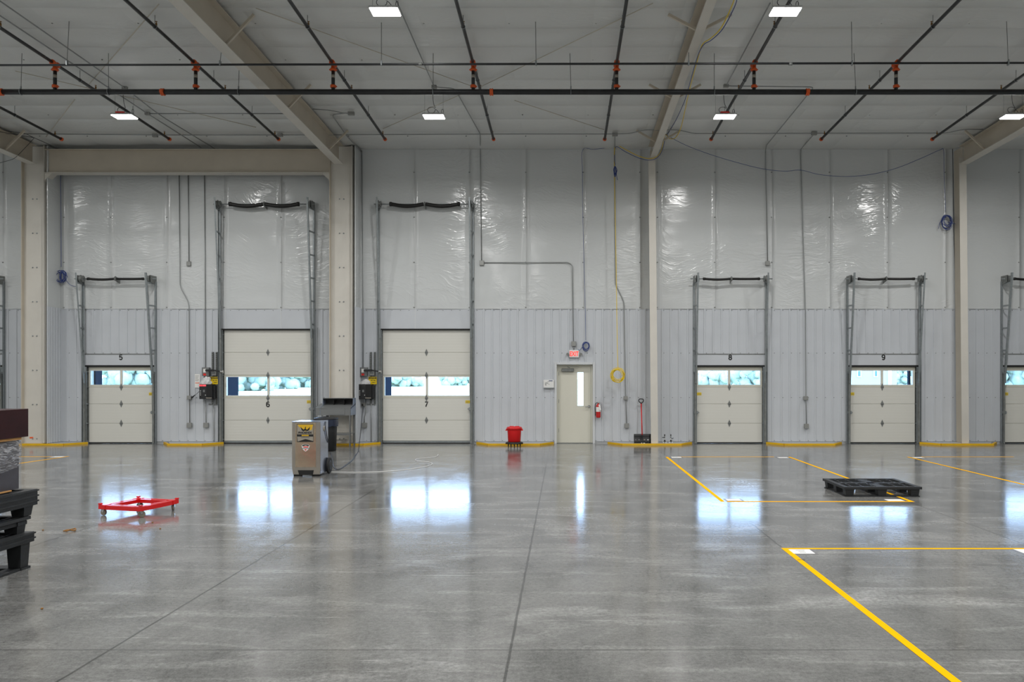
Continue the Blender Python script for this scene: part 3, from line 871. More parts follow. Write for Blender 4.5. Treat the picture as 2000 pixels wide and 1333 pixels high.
# thin roof bracing rods
for i, (p, q, lab) in enumerate([
    ((500,8),(930,165),'thin tan bracing rod under the ceiling left of centre, sloping down to the right'),
    ((1275,-2),(935,165),'thin tan bracing rod under the ceiling rising to the right from the centre sprinkler riser'),
    ((748,246),(930,165),'short thin tan bracing rod behind the hanging lamp in the middle'),
    ((1005,190),(1180,248),'thin tan bracing rod behind the black main pipe in the middle'),
    ((310,0),(168,165),'thin tan bracing rod at upper left crossing the conduits'),
    ((90,262),(146,188),'short tan bracing rod beside the left portal column'),
    ((30,132),(500,243),'long thin tan bracing rod behind the left hanging lamp')]):
    def cp(px, py):
        y = 10445/(775-py)                      # where this pixel meets the roof
        return Vector((X(px, y), y, ceil_z(y)-.07))
    MB().cyl(cp(*p), cp(*q), .009, 6).build('brace_rod', M['bracegrey'], None, lab, 'bracing rod', 'thin roof bracing rods')

# ------------------------------------------------------------------ sprinkler pipes
YM = 15.5; ZM = Z(180, YM)
main = empty('sprinkler_main_pipe', (0, YM, ZM), 'thick black sprinkler main pipe running across the whole hall', 'pipe')
MB().cyl((RX0+.05, YM, ZM+.005), (RX1-.05, YM, ZM-.0), .052, 20).build('pipe', M['black'], main)
for px in (2, 318, 960, 1577):
    x = X(px, YM)
    MB().lathe([(.056,-.035),(.068,-.032),(.068,-.012),(.062,-.010),(.062,.010),(.068,.012),(.068,.032),(.056,.035)], (x, YM, ZM), 20, 'x').bbox(x-.03, x+.03, YM-.085, YM-.055, ZM-.03, ZM+.03).build('coupling', M['orange'], main)
for pt, pb in ((43,41),(212,212),(467,466),(846,846),(1113,1115),(1395,1395),(1668,1671)):
    xt, xb = X(pt, YM), X(pb, YM); zt = ceil_z(YM)-.03 if pt != 467 else 7.78
    MB().cyl((xt, YM, zt), (xb, YM, ZM+.10), .006, 6).build('hanger_rod', M['galvd'], main)
    ring = [(xb + .0, YM+.058*math.sin(a), ZM+.058*math.cos(a)+.003) for a in [2*PI*k/20 for k in range(20)]]
    MB().tube(ring, .006, 6, closed=True).cyl((xb, YM, ZM+.055), (xb, YM, ZM+.11), .012, 8).build('hanger_ring', M['galv'], main)
# small pipe
YP = 14.2; ZP = Z(125, YP)
sp_ = empty('sprinkler_feed_pipe', (0, YP, ZP), 'thin black pipe running parallel in front of the thick sprinkler main', 'pipe')
MB().cyl((RX0+.05, YP, Z(129.5,YP)), (RX1-.05, YP, Z(121,YP)), .019, 14).build('pipe', M['black'], sp_)
for pt, pb in ((135,131),(432,430),(745,745),(1046,1047),(1345,1345),(1663,1664),(1966,1969)):
    zt = ceil_z(YP)-.02 if pt not in (432, 1345) else 7.6
    MB().cyl((X(pt,YP), YP, zt), (X(pb,YP), YP, ZP+.04), .006, 6).build('hanger_rod', M['galvd'], sp_)
    MB().bbox(X(pb,YP)-.014, X(pb,YP)+.014, YP-.028, YP+.028, ZP-.03, ZP+.06, .008).build('hanger_clip', M['galv'], sp_)
for px in (821, 1544):
    MB().cyl((X(px,YP)-.03, YP, Z(125,YP)), (X(px,YP)+.03, YP, Z(125,YP)), .026, 12).build('coupling', M['galvd'], sp_)
# branch lines
YE = 20.0
def zbr(y): return Z(272, YE) + .0295*(YE-y)
ends = [120, 331, 544, 752, 964, 1181, 1389, 1604, 1821]
ords = ['first','second','third','fourth','fifth','sixth','seventh','eighth','ninth']
blab = ['short black sprinkler branch ending left of the left portal beam end',
 'black sprinkler branch passing behind the leftmost hanging lamp',
 'black sprinkler branch whose end hangs over door number 6 beside the wide roof beam',
 'black sprinkler branch ending just left of the conduit drop, over door number 7',
 'black sprinkler branch ending above the middle of the wall, right of the centre lamp',
 'black sprinkler branch running nearly straight away from the viewer left of the slim roof beam',
 'black sprinkler branch passing behind the hanging lamp over door number 8',
 'black sprinkler branch ending above the wall between doors 8 and 9',
 'black sprinkler branch ending near the upper right roof beam']
for i, e in enumerate(ends):
    x = X(e, YE)
    root = empty('sprinkler_branch_pipe', (x, YE, zbr(YE)), blab[i], 'pipe', 'black sprinkler branch pipes')
    MB().cyl((x, 2.0, zbr(2.0)), (x, YE, zbr(YE)), .030, 14).build('pipe', M['black'], root)
    MB().lathe([(.034,-.03),(.046,-.026),(.046,.02),(.03,.035)], (x, YE, zbr(YE)), 14, 'y').build('end_cap', M['orange'], root)
    zr = zbr(YM)
    MB().cyl((x, YM, ZM+.03), (x, YM, zr-.03), .034, 14).build('riser', M['black'], root)
    MB().cyl((x, YM, (ZM+zr)/2-.0), (x, YM, (ZM+zr)/2+.06), .0348, 14).build('riser_label', M['labelgrey'], root)
    MB().lathe([(.036,-.028),(.055,-.024),(.055,.024),(.036,.028)], (x, YM, ZM+.11), 14, 'z').bbox(x+.05, x+.075, YM-.02, YM+.02, ZM+.10, ZM+.12).build('coupling', M['orange'], root)
    MB().lathe([(.036,-.14),(.058,-.135),(.058,-.095),(.040,-.09),(.040,-.03)], (x, YM, zr), 14, 'z').lathe([(.036,-.10),(.054,-.096),(.054,-.05),(.042,-.045),(.042,.045),(.054,.05),(.054,.096),(.036,.10)], (x, YM, zr), 14, 'y').bbox(x-.075, x+.075, YM-.02, YM+.02, zr-.126, zr-.104).build('tee', M['orange'], root)
    for ys_ in (19.75, 17.0-.15, 14.0):
        z = zbr(ys_)
        MB().cyl((x, ys_, z+.02), (x, ys_, z+.085), .016, 8).cyl((x, ys_, z+.085), (x, ys_, z+.11), .007, 6).lathe([(.022,.11),(.022,.114)], (x, ys_, z), 10, 'z').build('sprinkler_head', M['brass'], root)
    for yh in (18.3, 16.3, 13.95):
        z = zbr(yh)
        MB().cyl((x, yh, z+.035), (x, yh, ceil_z(yh)-.03), .0055, 6).build('hanger_rod', M['galvd'], root)
        ring = [(x+.035*math.sin(a), yh, z+.035*math.cos(a)) for a in [2*PI*k/14 for k in range(14)]]
        MB().tube(ring, .005, 5, closed=True).build('hanger_ring', M['galv'], root)

# ------------------------------------------------------------------ high bay lamps
def lamp_proto():
    w2, d2 = .235, .15
    root = empty('high_bay_lamp', (0,0,0))
    MB().bbox(-w2, w2, -d2, d2, 0, .035, .008).build('housing', M['lamphouse'], root)
    MB().bbox(-w2+.012, w2-.012, -d2+.01, -.008, -.018, 0, .006).bbox(-w2+.012, w2-.012, .008, d2-.01, -.018, 0, .006).build('led_panel', M['led'], root)
    MB().bbox(-.13, .12, -.055, .055, .035, .075, .008).build('driver_box', M['lamphouse'], root)
    for s_ in (-1, 1):
        MB().cyl((s_*(w2-.03), 0, .03), (s_*(w2-.03), 0, .50), .0022, 5).build('suspension_wire', M['galvd'], root)
    MB().bbox(-w2-.01, w2+.01, -.02, .02, .495, .52, .004).build('mounting_strut', M['galv'], root)
    lp = [(-.03,0,.50),(-.01,0,.30),(.03,-.02,.19)] + [(-.05+.085*math.cos(a), -.03, .135+.065*math.sin(a)) for a in [.6+2*PI*k/14 for k in range(14)]] + [(.06,-.02,.14),(.12,-.01,.07)]
    MB().tube(smooth_path(lp, 3), .0055, 6).build('power_cord', M['kcable'], root)
    lp = [(.19+.022*math.cos(a), -.01, .11+.05*math.sin(a)) for a in [2*PI*k/14 for k in range(14)]]
    MB().tube(lp, .005, 6, closed=True).build('cord_loop', M['kcable'], root)
    return root
lamp = lamp_proto()
xsl = [-16.1, -9.68, -2.86, 3.55, 9.9]
rows = [17.6, 12.8, 8.0, 3.2, -1.6, -6.4, -11.2]
vis = {(0,1):'lit high bay lamp hanging at left, over the gap between doors 5 and 6',
       (0,2):'lit high bay lamp hanging in the middle, over door number 7',
       (0,3):'lit high bay lamp hanging over door number 8',
       (0,4):'lit high bay lamp cut off by the right edge over door number 10',
       (1,2):'larger nearer lit high bay lamp at the top edge left of centre',
       (1,3):'larger nearer lit high bay lamp at the top edge right of centre'}
LP = 65.0
for r, y in enumerate(rows):
    for c, x in enumerate(xsl):
        z = 7.56 + SL*(17.6-y)
        o = lamp if (r == 0 and c == 0) else copy_tree(lamp)
        o.location = (x, y, z); WL[o.name] = Vector((x, y, z))
        if (r, c) in vis: tag(o, vis[(r, c)], 'lamp', 'high bay lamps')
        else: tag(o, 'high bay lamp outside the frame', 'lamp', 'high bay lamps')
        ld = bpy.data.lights.new('lamp_light', 'AREA'); ld.shape = 'RECTANGLE'; ld.size = .44; ld.size_y = .27
        ld.energy = LP; ld.color = (1, .988, .968); ld.spread = math.radians(170)
        lo = bpy.data.objects.new('lamp_light', ld); C.objects.link(lo)
        lo.parent = o; lo.location = (0, 0, -.022)
        if (r, c) in ((0,1),(0,3)):
            MB().bbox(x-.12, x+.07, y-.152, y-.10, z+.036, z+.066, .006).build('red_reflection', M['redink'], o, 'red reflection built as a small block on the lamp')  # reddish reflection on the lamp, modelled as a solid red block

# ------------------------------------------------------------------ conduits
def conduit(pts, label, boxes=(), r=.0125, y=None, cat='conduit', group='grey conduits', fr=.12, m=None):
    """pts: list of (px,py[,Y]) - Y default just off the wall; boxes: list of (px,py,Y,w,h)"""
    W = [P(p[0], p[1], p[2] if len(p) > 2 else D-.05) for p in pts]
    root = empty('conduit_run', W[0], label, cat, group)
    MB().tube(fillet(W, fr), r, 8).build('conduit', m or M['conduit'], root)
    for bx in boxes:
        px, py, yy = bx[:3]; bw = bx[3] if len(bx) > 3 else .11; bh = bx[4] if len(bx) > 4 else .11; dp = bx[5] if len(bx) > 5 else .07
        c = P(px, py, yy)
        MB().bbox(c.x-bw/2, c.x+bw/2, c.y-dp/2, c.y+dp/2, c.z-bh/2, c.z+bh/2, .006).build('junction_box', M['box'], root)
    return root
yc = lambda py: 10445/(775-py)            # distance at which a ceiling pixel lies
def cpt(px, py):
    y = yc(py); y = y - .0
    # lower a little below the roof: recompute the depth for a plane 0.08 lower
    y = (ceil_z(0)-.09-CH)/( (VY-py)/F + SL)
    return (px, py, y)
WY = D-.055
conduit([(350,341,WY),(351.5,560,WY),(369,592,WY),(370.5,831,WY)], 'grey conduit that bends right above the liner, left of door number 6', [(370,777,WY,.12,.10),(370,831,WY,.13,.13)])
conduit([(367.5,341,WY),(369,512,WY)], 'short grey conduit ending in a box high on the wall between doors 5 and 6', [(369,515.5,WY,.11,.12)])
conduit([(399.5,341,WY),(401.5,720,WY)], 'straight grey conduit dropping to the disconnect box left of door number 6')
conduit([(401.5,782,WY),(402.5,831,WY)], 'grey conduit stub with outlet box below the black controller left of door number 6', [(402.5,831,WY,.13,.13)])
conduit([(417,780,WY),(418,866,WY)], 'thin grey conduit running to the floor beside the left jamb of door number 6', r=.011)
conduit([(706.5,294,WY),(709,600,WY),(709,720,WY)], 'straight grey conduit dropping beside the portal column to the disconnect left of door number 7')
conduit([(714.5,778,WY),(714,808,WY),(712,815,WY),(712,831,WY)], 'bent grey conduit stub with box below the black controller left of door number 7', [(712,831,WY,.13,.13)])
conduit([(725,780,WY),(725,866,WY)], 'thin grey conduit running to the floor beside the left jamb of door number 7', r=.011)
conduit([(945,513.5,WY),(1110,513,WY),(1118,519,WY),(1120,672,WY)], 'grey conduit running sideways then down to the exit sign', [(941,514,WY,.12,.13),(1120.5,672,WY,.13,.13)], fr=.18)
conduit([cpt(770,-8), cpt(848,170), cpt(888,173), cpt(938,262), (938,290,WY), (940.5,510,WY)], 'grey conduit from the ceiling down to the wall box right of door number 7', [cpt(848,170)+(.11,.07)])
conduit([cpt(1504,6), cpt(1418,168), cpt(1590,170), cpt(1497,284), (1495,296,WY), (1499,510,WY)], 'grey ceiling conduit dropping to a box above the right side of door number 8', [cpt(1418,168)+(.11,.07), (1499,514.5,WY,.11,.12)])
conduit([cpt(1590,262), (1563.5,292,WY), (1572.5,600,WY), (1574,775,WY), (1575,830,WY)], 'long grey conduit down the wall between doors 8 and 9', [cpt(1590,261)+(.14,.08), (1573.5,778,WY,.12,.10), (1575,833,WY,.12,.13)])
conduit([cpt(1201,264), (1200.5,295,WY), (1202,555,WY), (1219,590,WY), (1222,775,WY), (1224,830,WY)], 'long grey conduit with a jog behind the yellow cable, right of the exit door', [cpt(1201,263)+(.14,.08), (1222,778,WY,.11,.10), (1224,832,WY,.12,.13)])
conduit([cpt(-10,261), cpt(330,264), cpt(547,264), cpt(1000,262), cpt(1195,262), cpt(1230,261), cpt(1258,254), cpt(1325,254), cpt(1355,261), cpt(1590,260.5), cpt(1850,260), cpt(1880,253), cpt(1920,253)], 'long grey conduit running along the ceiling parallel to the wall', [cpt(303,265)+(.13,.08), cpt(547,264)+(.13,.08)])
conduit([cpt(-6,-2), cpt(244,172), cpt(300,216), cpt(320,230), cpt(420,291)], 'left ceiling conduit of a slanting pair, the upper one, at upper left', [cpt(244,172)+(.11,.07)])
conduit([cpt(-10,24), cpt(288,222), cpt(392,288)], 'ceiling conduit of a slanting pair, the lower one, at upper left', [cpt(288,222)+(.11,.07)])
conduit([cpt(288,222), cpt(553,222)], 'sideways grey ceiling conduit left of the wide roof beam')
conduit([cpt(610,213), cpt(640,215), cpt(672,221), cpt(684,222)], 'short grey ceiling conduit just right of the wide roof beam', [cpt(686,222)+(.15,.08)])
conduit([cpt(676,221), cpt(648,224), cpt(676,264), (700,290,21.3), (706,296,WY)], 'bent grey ceiling conduit going down to the wall right of the wide roof beam')
conduit([(620,640,WY),(620.5,800,WY)], 'thin grey conduit between door number 6 and the portal column', r=.009)

# ------------------------------------------------------------------ dock operator stations (left of doors 6 and 7)
def wallbox(px0, px1, py0, py1, d0, d1, name, m, parent=None, c=.006, **kw):
    y = D - d1
    return MB().bbox(X(px0, y), X(px1, y), D-d1, D-d0, Z(py1, y), Z(py0, y), c).build(name, m, parent, **kw)
def station(dx, num, lit):
    side = 'left of door number %d' % num
    # disconnect
    o = wallbox(394+dx, 408+dx, 718, 735, .02, .13, 'disconnect_switch', M['desk'], label='grey disconnect box with red square '+side, cat='electrical box', group='grey disconnect boxes')
    def on(px0, px1, py0, py1, d, nm, m, par):
        y = D-d
        return B(X(px0,y), X(px1,y), y-.003, y, Z(py1,y), Z(py0,y)).build(nm, m, par)
    on(397+dx, 402.5+dx, 730, 734, .13, 'red_label', M['redink'], o)
    on(397+dx, 402+dx, 721, 728, .13, 'white_label', M['paper'], o)
    # slotted strut rails
    for a, b in ((413.4,416.6),(421.2,424)):
        y = D-.06; x0, x1 = X(a+dx, y), X(b+dx, y); z1, z0 = Z(688, y), Z(790, y)
        r = MB().box(x0, x0+.006, y, D-.018, z0, z1).box(x1-.006, x1, y, D-.018, z0, z1).box(x0, x1, D-.03, D-.018, z0, z1)
        zz = z0+.03
        while zz < z1-.03: r.box(x0, x1, y, y+.004, zz, zz+.03); zz += .052
        r.build('strut_rail', M['galvd'], None, '%s slotted steel rail %s' % ('inner' if a < 418 else 'outer', side), 'rail', 'slotted steel rails')
    wallbox(407+dx, 424+dx, 789, 791, .02, .05, 'cross_strut', M['galvd'], label='short cross bracket under the slotted rails '+side, cat='bracket', group='cross brackets')
    # small grey box with screen
    o = wallbox(413+dx, 422+dx, 725, 734, .06, .12, 'control_box', M['box'], label='small light grey control box under the swing arm '+side, cat='electrical box', group='small grey control boxes')
    on(414.5+dx, 420+dx, 727, 731, .12, 'screen', M['desk'], o)
    # paper
    o = wallbox(380.5+dx-(0 if dx == 0 else 2), 391+dx, 731 if dx == 0 else 726, 758 if dx == 0 else 748, .0165, .019, 'instruction_sheet', M['paper'], c=.0005, label='white instruction sheet with a red line '+side, cat='sheet', group='instruction sheets')
    y = D-.019
    ln = MB()
    for k in range(5): ln.box(X(382+dx), X(389+dx-(k % 3)), y-.002, y, Z(735.0+k*2.4), Z(734.4+k*2.4))
    ln.build('print', M['inkg'], o)
    on(381.5+dx, 390+dx, 748 if dx == 0 else 741, 749.2 if dx == 0 else 742, .019, 'red_line', M['orangelabel'], o)
    # yellow sign
    o = wallbox(410.5+dx, 427+dx, 736.5, 751, .064, .067, 'caution_sign', M['ysign'], c=.001, label='yellow caution sign '+side, cat='sign', group='yellow caution signs')
    y = D-.067
    on(411.5+dx, 426+dx, 737.3, 740.6, .067, 'sign_band', M['ink'], o)
    text('sign_text', 'CAUTION', .036, (X(418.7+dx,y), y-.004, Z(739,y)), M['ysign'], o, .001)
    text('sign_text', 'GO ON', .036, (X(419.5+dx,y), y-.001, Z(743.7,y)), M['ink'], o, .0015)
    text('sign_text', 'ONLY', .036, (X(421+dx,y), y-.001, Z(747.5,y)), M['ink'], o, .0015)
    # black leveller controller
    e = dx + (2 if dx else 0)
    o = wallbox(389+e, 414+e, 751, 780, .02, .24, 'dock_controller', M['bplast'], label='black dock leveller controller %s%s' % ('with two lit red displays ' if lit else '', side), cat='controller', group='black dock controllers')
    wallbox(414.2+e, 420+e, 753, 779, .03, .16, 'side_box', M['bplast'], o)
    for k, (u, v) in enumerate(((389.6,395.4),(396.2,402.2))):
        on(u+e, v+e, 751.9, 755, .24, 'display', M['ledred'] if lit else M['deskdark'], o)
    text('display_text', 'RED', .03, (X(392.6+e, D-.244), D-.245, Z(753.4, D-.244)), M['ink'], o, 0)
    on(403+e, 413.6+e, 752, 777, .24, 'door_panel', M['rubber'], o)
    for k in range(4): on(390.8+e, 392.4+e, 763+k*2.9, 764+k*2.9, .24, 'button', M['white'], o)
    on(400.5+e, 402+e, 771.6, 773, .24, 'button', M['white'], o)
    on(396.5+e, 400+e, 762, 766.5, .24, 'keypad', M['desk'], o)
    on(402.5+e, 413.5+e, 776.3, 778.6, .24, 'name_plate', M['labelgrey'], o)
    # crumpled clear plastic bag on top
    bg = MB(); cx, cy, cz = X(401+e, D-.15), D-.13, Z(751, D-.15)+.002
    vs = []; fs = []; nu, nv = 18, 9
    hgt = .20 if dx == 0 else .13
    for j in range(nv):
        for i in range(nu):
            a = 2*PI*i/nu; t = j/(nv-1)
            rr = 1-.75*t**2
            q = 1+.25*mnoise.noise(Vector((math.cos(a)*2, math.sin(a)*2, t*3+dx)))
            vs.append((cx + .155*math.cos(a)*rr*q + .04*t, cy + .095*math.sin(a)*rr*q, cz + hgt*t*(1+.2*mnoise.noise(Vector((i*.9, j*.8, dx))))))
    for j in range(nv-1):
        for i in range(nu): fs.append((j*nu+i, j*nu+(i+1) % nu, (j+1)*nu+(i+1) % nu, (j+1)*nu+i))
    fs.append(tuple(range(nu))[::-1]); fs.append(tuple((nv-1)*nu+i for i in range(nu)))
    bg.quadmesh(vs, fs).build('plastic_bag', mat('crumpled white plastic', srgb(205,205,205), .3, bump=.8, bscale=14), None, 'crumpled white plastic bag on top of the black controller '+side, 'plastic bag', 'crumpled plastic bags')
    # swing arm light
    y = D-.20
    root = empty('dock_light', P(404+dx, 724, y), 'black swing arm dock light with silver head '+side, 'lamp', 'swing arm dock lights')
    MB().bbox(X(401.5+dx,y), X(418+dx,y), y-.03, y+.03, Z(726,y), Z(722,y), .01).build('arm', M['bplast'], root)
    MB().bar(P(417+dx,723.5,y), P(430+dx,726,y-.02), .04, .035).build('forearm', M['bplast'], root)
    MB().cyl(P(410+dx,724,y), P(410+dx,724,D-.06), .02, 10).build('pivot', M['bplast'], root)
    MB().lathe([(.025,0),(.04,.02),(.045,.07),(.042,.085)], P(429.5+dx,726.5,y-.02), 12, 'x').build('lamp_head', M['chrome'], root)
station(0, 6, True)
station(309, 7, False)
MB().tube(smooth_path([P(389,765,D-.15), P(384,770,D-.16), P(381,772,D-.13)]), .006, 6).build('plug_cable', M['kcable'], None, 'thin black cable plugged into the outlet left of door number 6', 'cable')
pg = MB().tube([P(381,772,D-.13), P(374.5,777.5,D-.09)], [.012,.022], 8).build('cable_plug', M['bplast'], None, 'black plug in the wall outlet left of door number 6', 'plug')
o = wallbox(706, 712.5, 787, 795, .02, .08, 'wall_outlet', M['box'], label='grey wall outlet with a black plug beside the shop desk', cat='outlet')
B(X(708.3), X(711), D-.11, D-.08, Z(793), Z(789)).build('plug', M['bplast'], o)

# ------------------------------------------------------------------ exit sign, whiteboard, extinguisher
y = D-.07
o = wallbox(1111.5, 1131.5, 684, 699, .02, .07, 'exit_sign', M['white'], c=.012, label='white exit sign with glowing red letters above the exit door', cat='sign')
text('lettering', 'EXIT', .178, (X(1121.6,y), y-.003, Z(691.4,y)), M['exitred'], o, .003, .66)
for px, s_ in ((1108.5,-1),(1134.5,1)):
    MB().cyl(P(px, 691.5, D-.06), P(px, 692.5, D-.13), .028, 12, .034).box(X(px)-.02, X(px)+.02, D-.05, D-.015, Z(694), Z(690)).build('emergency_light', M['box'], o)
MB().cyl(P(1120.8,684,D-.045), P(1120.8,675,D-.045), .018, 8).build('conduit_stub', M['conduit'], o)
o = wallbox(1061.5, 1082.3, 742.5, 758, .02, .055, 'whiteboard', M['white'], c=.008, label='small whiteboard with faint writing left of the exit door', cat='whiteboard')
y = D-.055
MB().box(X(1061.5,y), X(1082.5,y), y-.02, y, Z(759,y), Z(757.6,y)).build('marker_tray', M['galv'], o)
mk = MB().cyl(P(1072,744.2,y-.006), P(1079,744.2,y-.006), .008, 6).build('blue_marker', M['bcable'], o)
for (u, v, w_, n_) in ((1064.2,748.3,5.5,2),(1070,750,1.6,1),(1064.3,751,3,3),(1072,751,1.4,1),(1068,746.5,4,1)):
    s_ = MB()
    for k in range(n_): s_.tube(smooth_path([P(u+w_*t, v+k*.9+.35*math.sin(t*9+k), y-.0025) for t in (0,.2,.4,.6,.8,1)], 3), .0028, 4)
    s_.build('handwriting', M['inkg'], o)

ye = D-.10; zb = Z(816.5, ye); cx = X(1168.5, ye)
root = empty('fire_extinguisher', (cx, ye, zb), 'red fire extinguisher with a white tag, mounted right of the exit door', 'fire extinguisher')
MB().lathe([(.05,0),(.062,.01),(.064,.03),(.064,.31),(.055,.345),(.03,.37),(.022,.385)], (cx, ye, zb), 24).build('cylinder', M['redm'], root)
MB().lathe([(.0645,.165),(.0648,.17),(.0648,.285),(.0645,.29)], (cx, ye, zb), 24, cap=False).build('label', M['paper'], root, 'white label band')
MB().lathe([(.02,.385),(.025,.39),(.025,.42),(.015,.43)], (cx, ye, zb), 12).bar((cx-.02, ye, zb+.425), (cx+.08, ye-.01, zb+.445), .02, .012).bar((cx-.01, ye, zb+.40), (cx+.075, ye-.01, zb+.395), .02, .012).build('valve_handle', M['chrome'], root)
MB().tube(smooth_path([(cx-.02, ye, zb+.41), (cx-.075, ye-.02, zb+.38), (cx-.09, ye-.03, zb+.28), (cx-.082, ye-.02, zb+.12), (cx-.078, ye-.01, zb+.06)]), [.009]*20+[.011]*5, 8).build('hose', M['rubber'], root)
MB().bar((cx+.025, ye-.07, zb+.36), (cx+.05, ye-.075, zb+.21), .045, .002, (0,1,0)).build('inspection_tag', M['paper'], root)
MB().box(cx-.02, cx+.02, ye+.05, D-.014, zb+.05, zb+.38).build('wall_bracket', M['galvd'], root)

# ------------------------------------------------------------------ loose cables
def coil(c, r, n, turns, rr, seed, m, flat=.05, ex=1.0, par=None, nm='coil'):
    rnd = random.Random(seed); pts = []
    steps = 20
    for k in range(turns*steps):
        a = 2*PI*k/steps
        t = k/steps
        ra = r*(1+.16*math.sin(t*2.1+seed)*rnd.uniform(.8,1.2)) + rnd.uniform(-.004,.004)
        pts.append(Vector((c.x + ex*ra*math.cos(a+.25*math.sin(t)), c.y + flat*math.sin(t*1.7+seed)+.0, c.z + ra*math.sin(a+.25*math.sin(t)) + .02*math.sin(t*3))))
    return MB().tube(pts, rr, 5)
def cable_thing(name, paths, m, rr, label, cat='cable', coils=()):
    c0 = paths[0][0]
    root = empty(name, c0, label, cat)
    for p in paths: MB().tube(smooth_path(p, 5), rr, 6).build('cable', m, root)
    for (c, r, t, seed, ex) in coils: coil(c, r, 0, t, rr, seed, m, ex=ex).build('coil', m, root)
    return root
yb = lambda py: max(12.6, min(21.0, 19.6-(262-py)*.0262))
YC = D-.42
cable_thing('yellow_cable', [
  [P(1436,-8,12.6), P(1428,15,13.0), P(1408,55,13.6), P(1388,75,14.0), P(1372,87,14.3), P(1362,118,14.9), P(1346,178,16.4), P(1338,215,17.6), P(1329,252,19.0), P(1318,270,19.8), P(1306,270,20.2), P(1302,264,20.1), P(1298,266,20.3), P(1292,292,20.95), P(1284,305,20.98), P(1270,310,20.99), P(1250,306,21.05), P(1225,294,21.15), P(1208,285,YC), P(1201,287,YC), P(1200,330,YC), P(1203,500,YC), P(1206,690,YC), P(1207,718,YC)]],
  M['ycable'], .009, 'yellow cable from the slim roof beam down to a coil right of the exit door', 'cable',
  [(P(1207,733,YC), .160, 6, 1, 1), (P(1204,735,YC-.02), .175, 1, 5, .98)])
cable_thing('blue_cable', [
  [P(1441,-8,12.6), P(1434,15,13.0), P(1412,56,13.6), P(1390,78,14.0), P(1373,89,14.3), P(1360,118,14.9), P(1343,178,16.4), P(1336,200,17.2), P(1320,235,19.0), P(1304,262,20.3), P(1300,268,20.7), P(1294,292,20.93), P(1285,307,20.96), P(1270,313,20.97), P(1248,309,21.05), P(1222,297,21.15), P(1203,287,YC+.03), P(1200,310,YC-.02), P(1202,322,YC-.03)]],
  M['bcable'], .0075, 'blue cable looped beside the yellow cable along the slim roof beam', 'cable')
bt = []
for k in range(7):
    w_ = random.uniform(.02,.06); hh = random.uniform(.20,.30)
    c = P(1201,324,YC-.03)
    bt.append([c, c+Vector((-w_*.6, random.uniform(-.03,.03), -hh*.5)), c+Vector((0,0,-hh)), c+Vector((w_,random.uniform(-.03,.03),-hh*.6)), c])
bt.append([P(1203,337,YC-.03), P(1205,346,YC-.03), P(1206,352,YC-.03)])
cable_thing('blue_cable', bt, M['bcable'], .007, 'tied bundle of blue cable tails hanging high on the wall above the yellow cable', 'cable')
cable_thing('blue_cable', [[P(1198,287,D-.2), P(1160,292,D-.14), P(1138,293,D-.12), P(1137.5,340,D-.11), P(1139,450,D-.11), P(1143,600,D-.05), P(1144,665,D-.07)], [P(1137,678,D-.09), P(1133,684,D-.08), P(1128.5,683.5,D-.06)]],
  M['bcable'], .0055, 'thin blue cable down the wall to a coil beside the exit sign', 'cable', [(P(1144.5,677,D-.09), .105, 7, 3, .8)])
cable_thing('blue_cable', [[P(118,330,D-.12), P(119,420,D-.12), P(119.5,522,D-.12)], [P(124,540,D-.13), P(136,556,D-.14), P(148,560,D-.12)]],
  M['bcable'], .0065, 'blue cable coil on the wall left of door number 5', 'cable', [(P(119,541,D-.14), .155, 5, 2, .8), (P(122,540,D-.14), .13, 5, 8, .45)])
cable_thing('blue_cable', [
  [P(1300,263,20.1), P(1340,284,20.6), P(1400,306,21.4), P(1480,328,D-.15), P(1530,334.5,D-.13), P(1564,332.5,D-.10), P(1600,341,D-.15), P(1650,345,D-.15), P(1700,341,D-.15), P(1750,329,D-.15), P(1800,309,D-.14), P(1836,293,D-.12), P(1843,295,D-.12), P(1844,340,D-.12), P(1847,415,D-.12)],
  [P(1844,425,D-.13), P(1836,435,D-.13), P(1833,447,D-.13)], [P(1850,434,D-.13), P(1863,437,D-.13), P(1868,437,D-.15)]],
  M['bcable'], .0065, 'dark blue cable drooping above doors 8 and 9 into a coil at the right column', 'cable', [(P(1849,432,D-.14), .15, 4, 4, .72), (P(1850,434,D-.14), .17, 4, 6, .75)])
cable_thing('dark_cable', [[P(-8,245,19.2), P(12,256,19.8), P(45,260,20.2), P(66,269,20.2), P(100,284,20.9)], [P(-8,320,20.3), P(16,314,20.3), P(30,308,20.3), P(48,290,20.4), P(62,275,20.45), P(67,269,20.2)], [P(-8,256,19.6), P(25,262,20.0), P(66,269,20.2)]],
  M['kcable'], .007, 'dark cables strung loosely under the left roof beam', 'cable')
MB().tube([P(1860.5,290,D-.06), P(1863,450,D-.06), P(1868,600,D-.06), P(1869,864,D-.06)], .009, 6).build('dark_edge_line', M['kcable'], None, 'dark line down the wall along the left side of the right column', 'cable')  # thin dark tube beside the column web
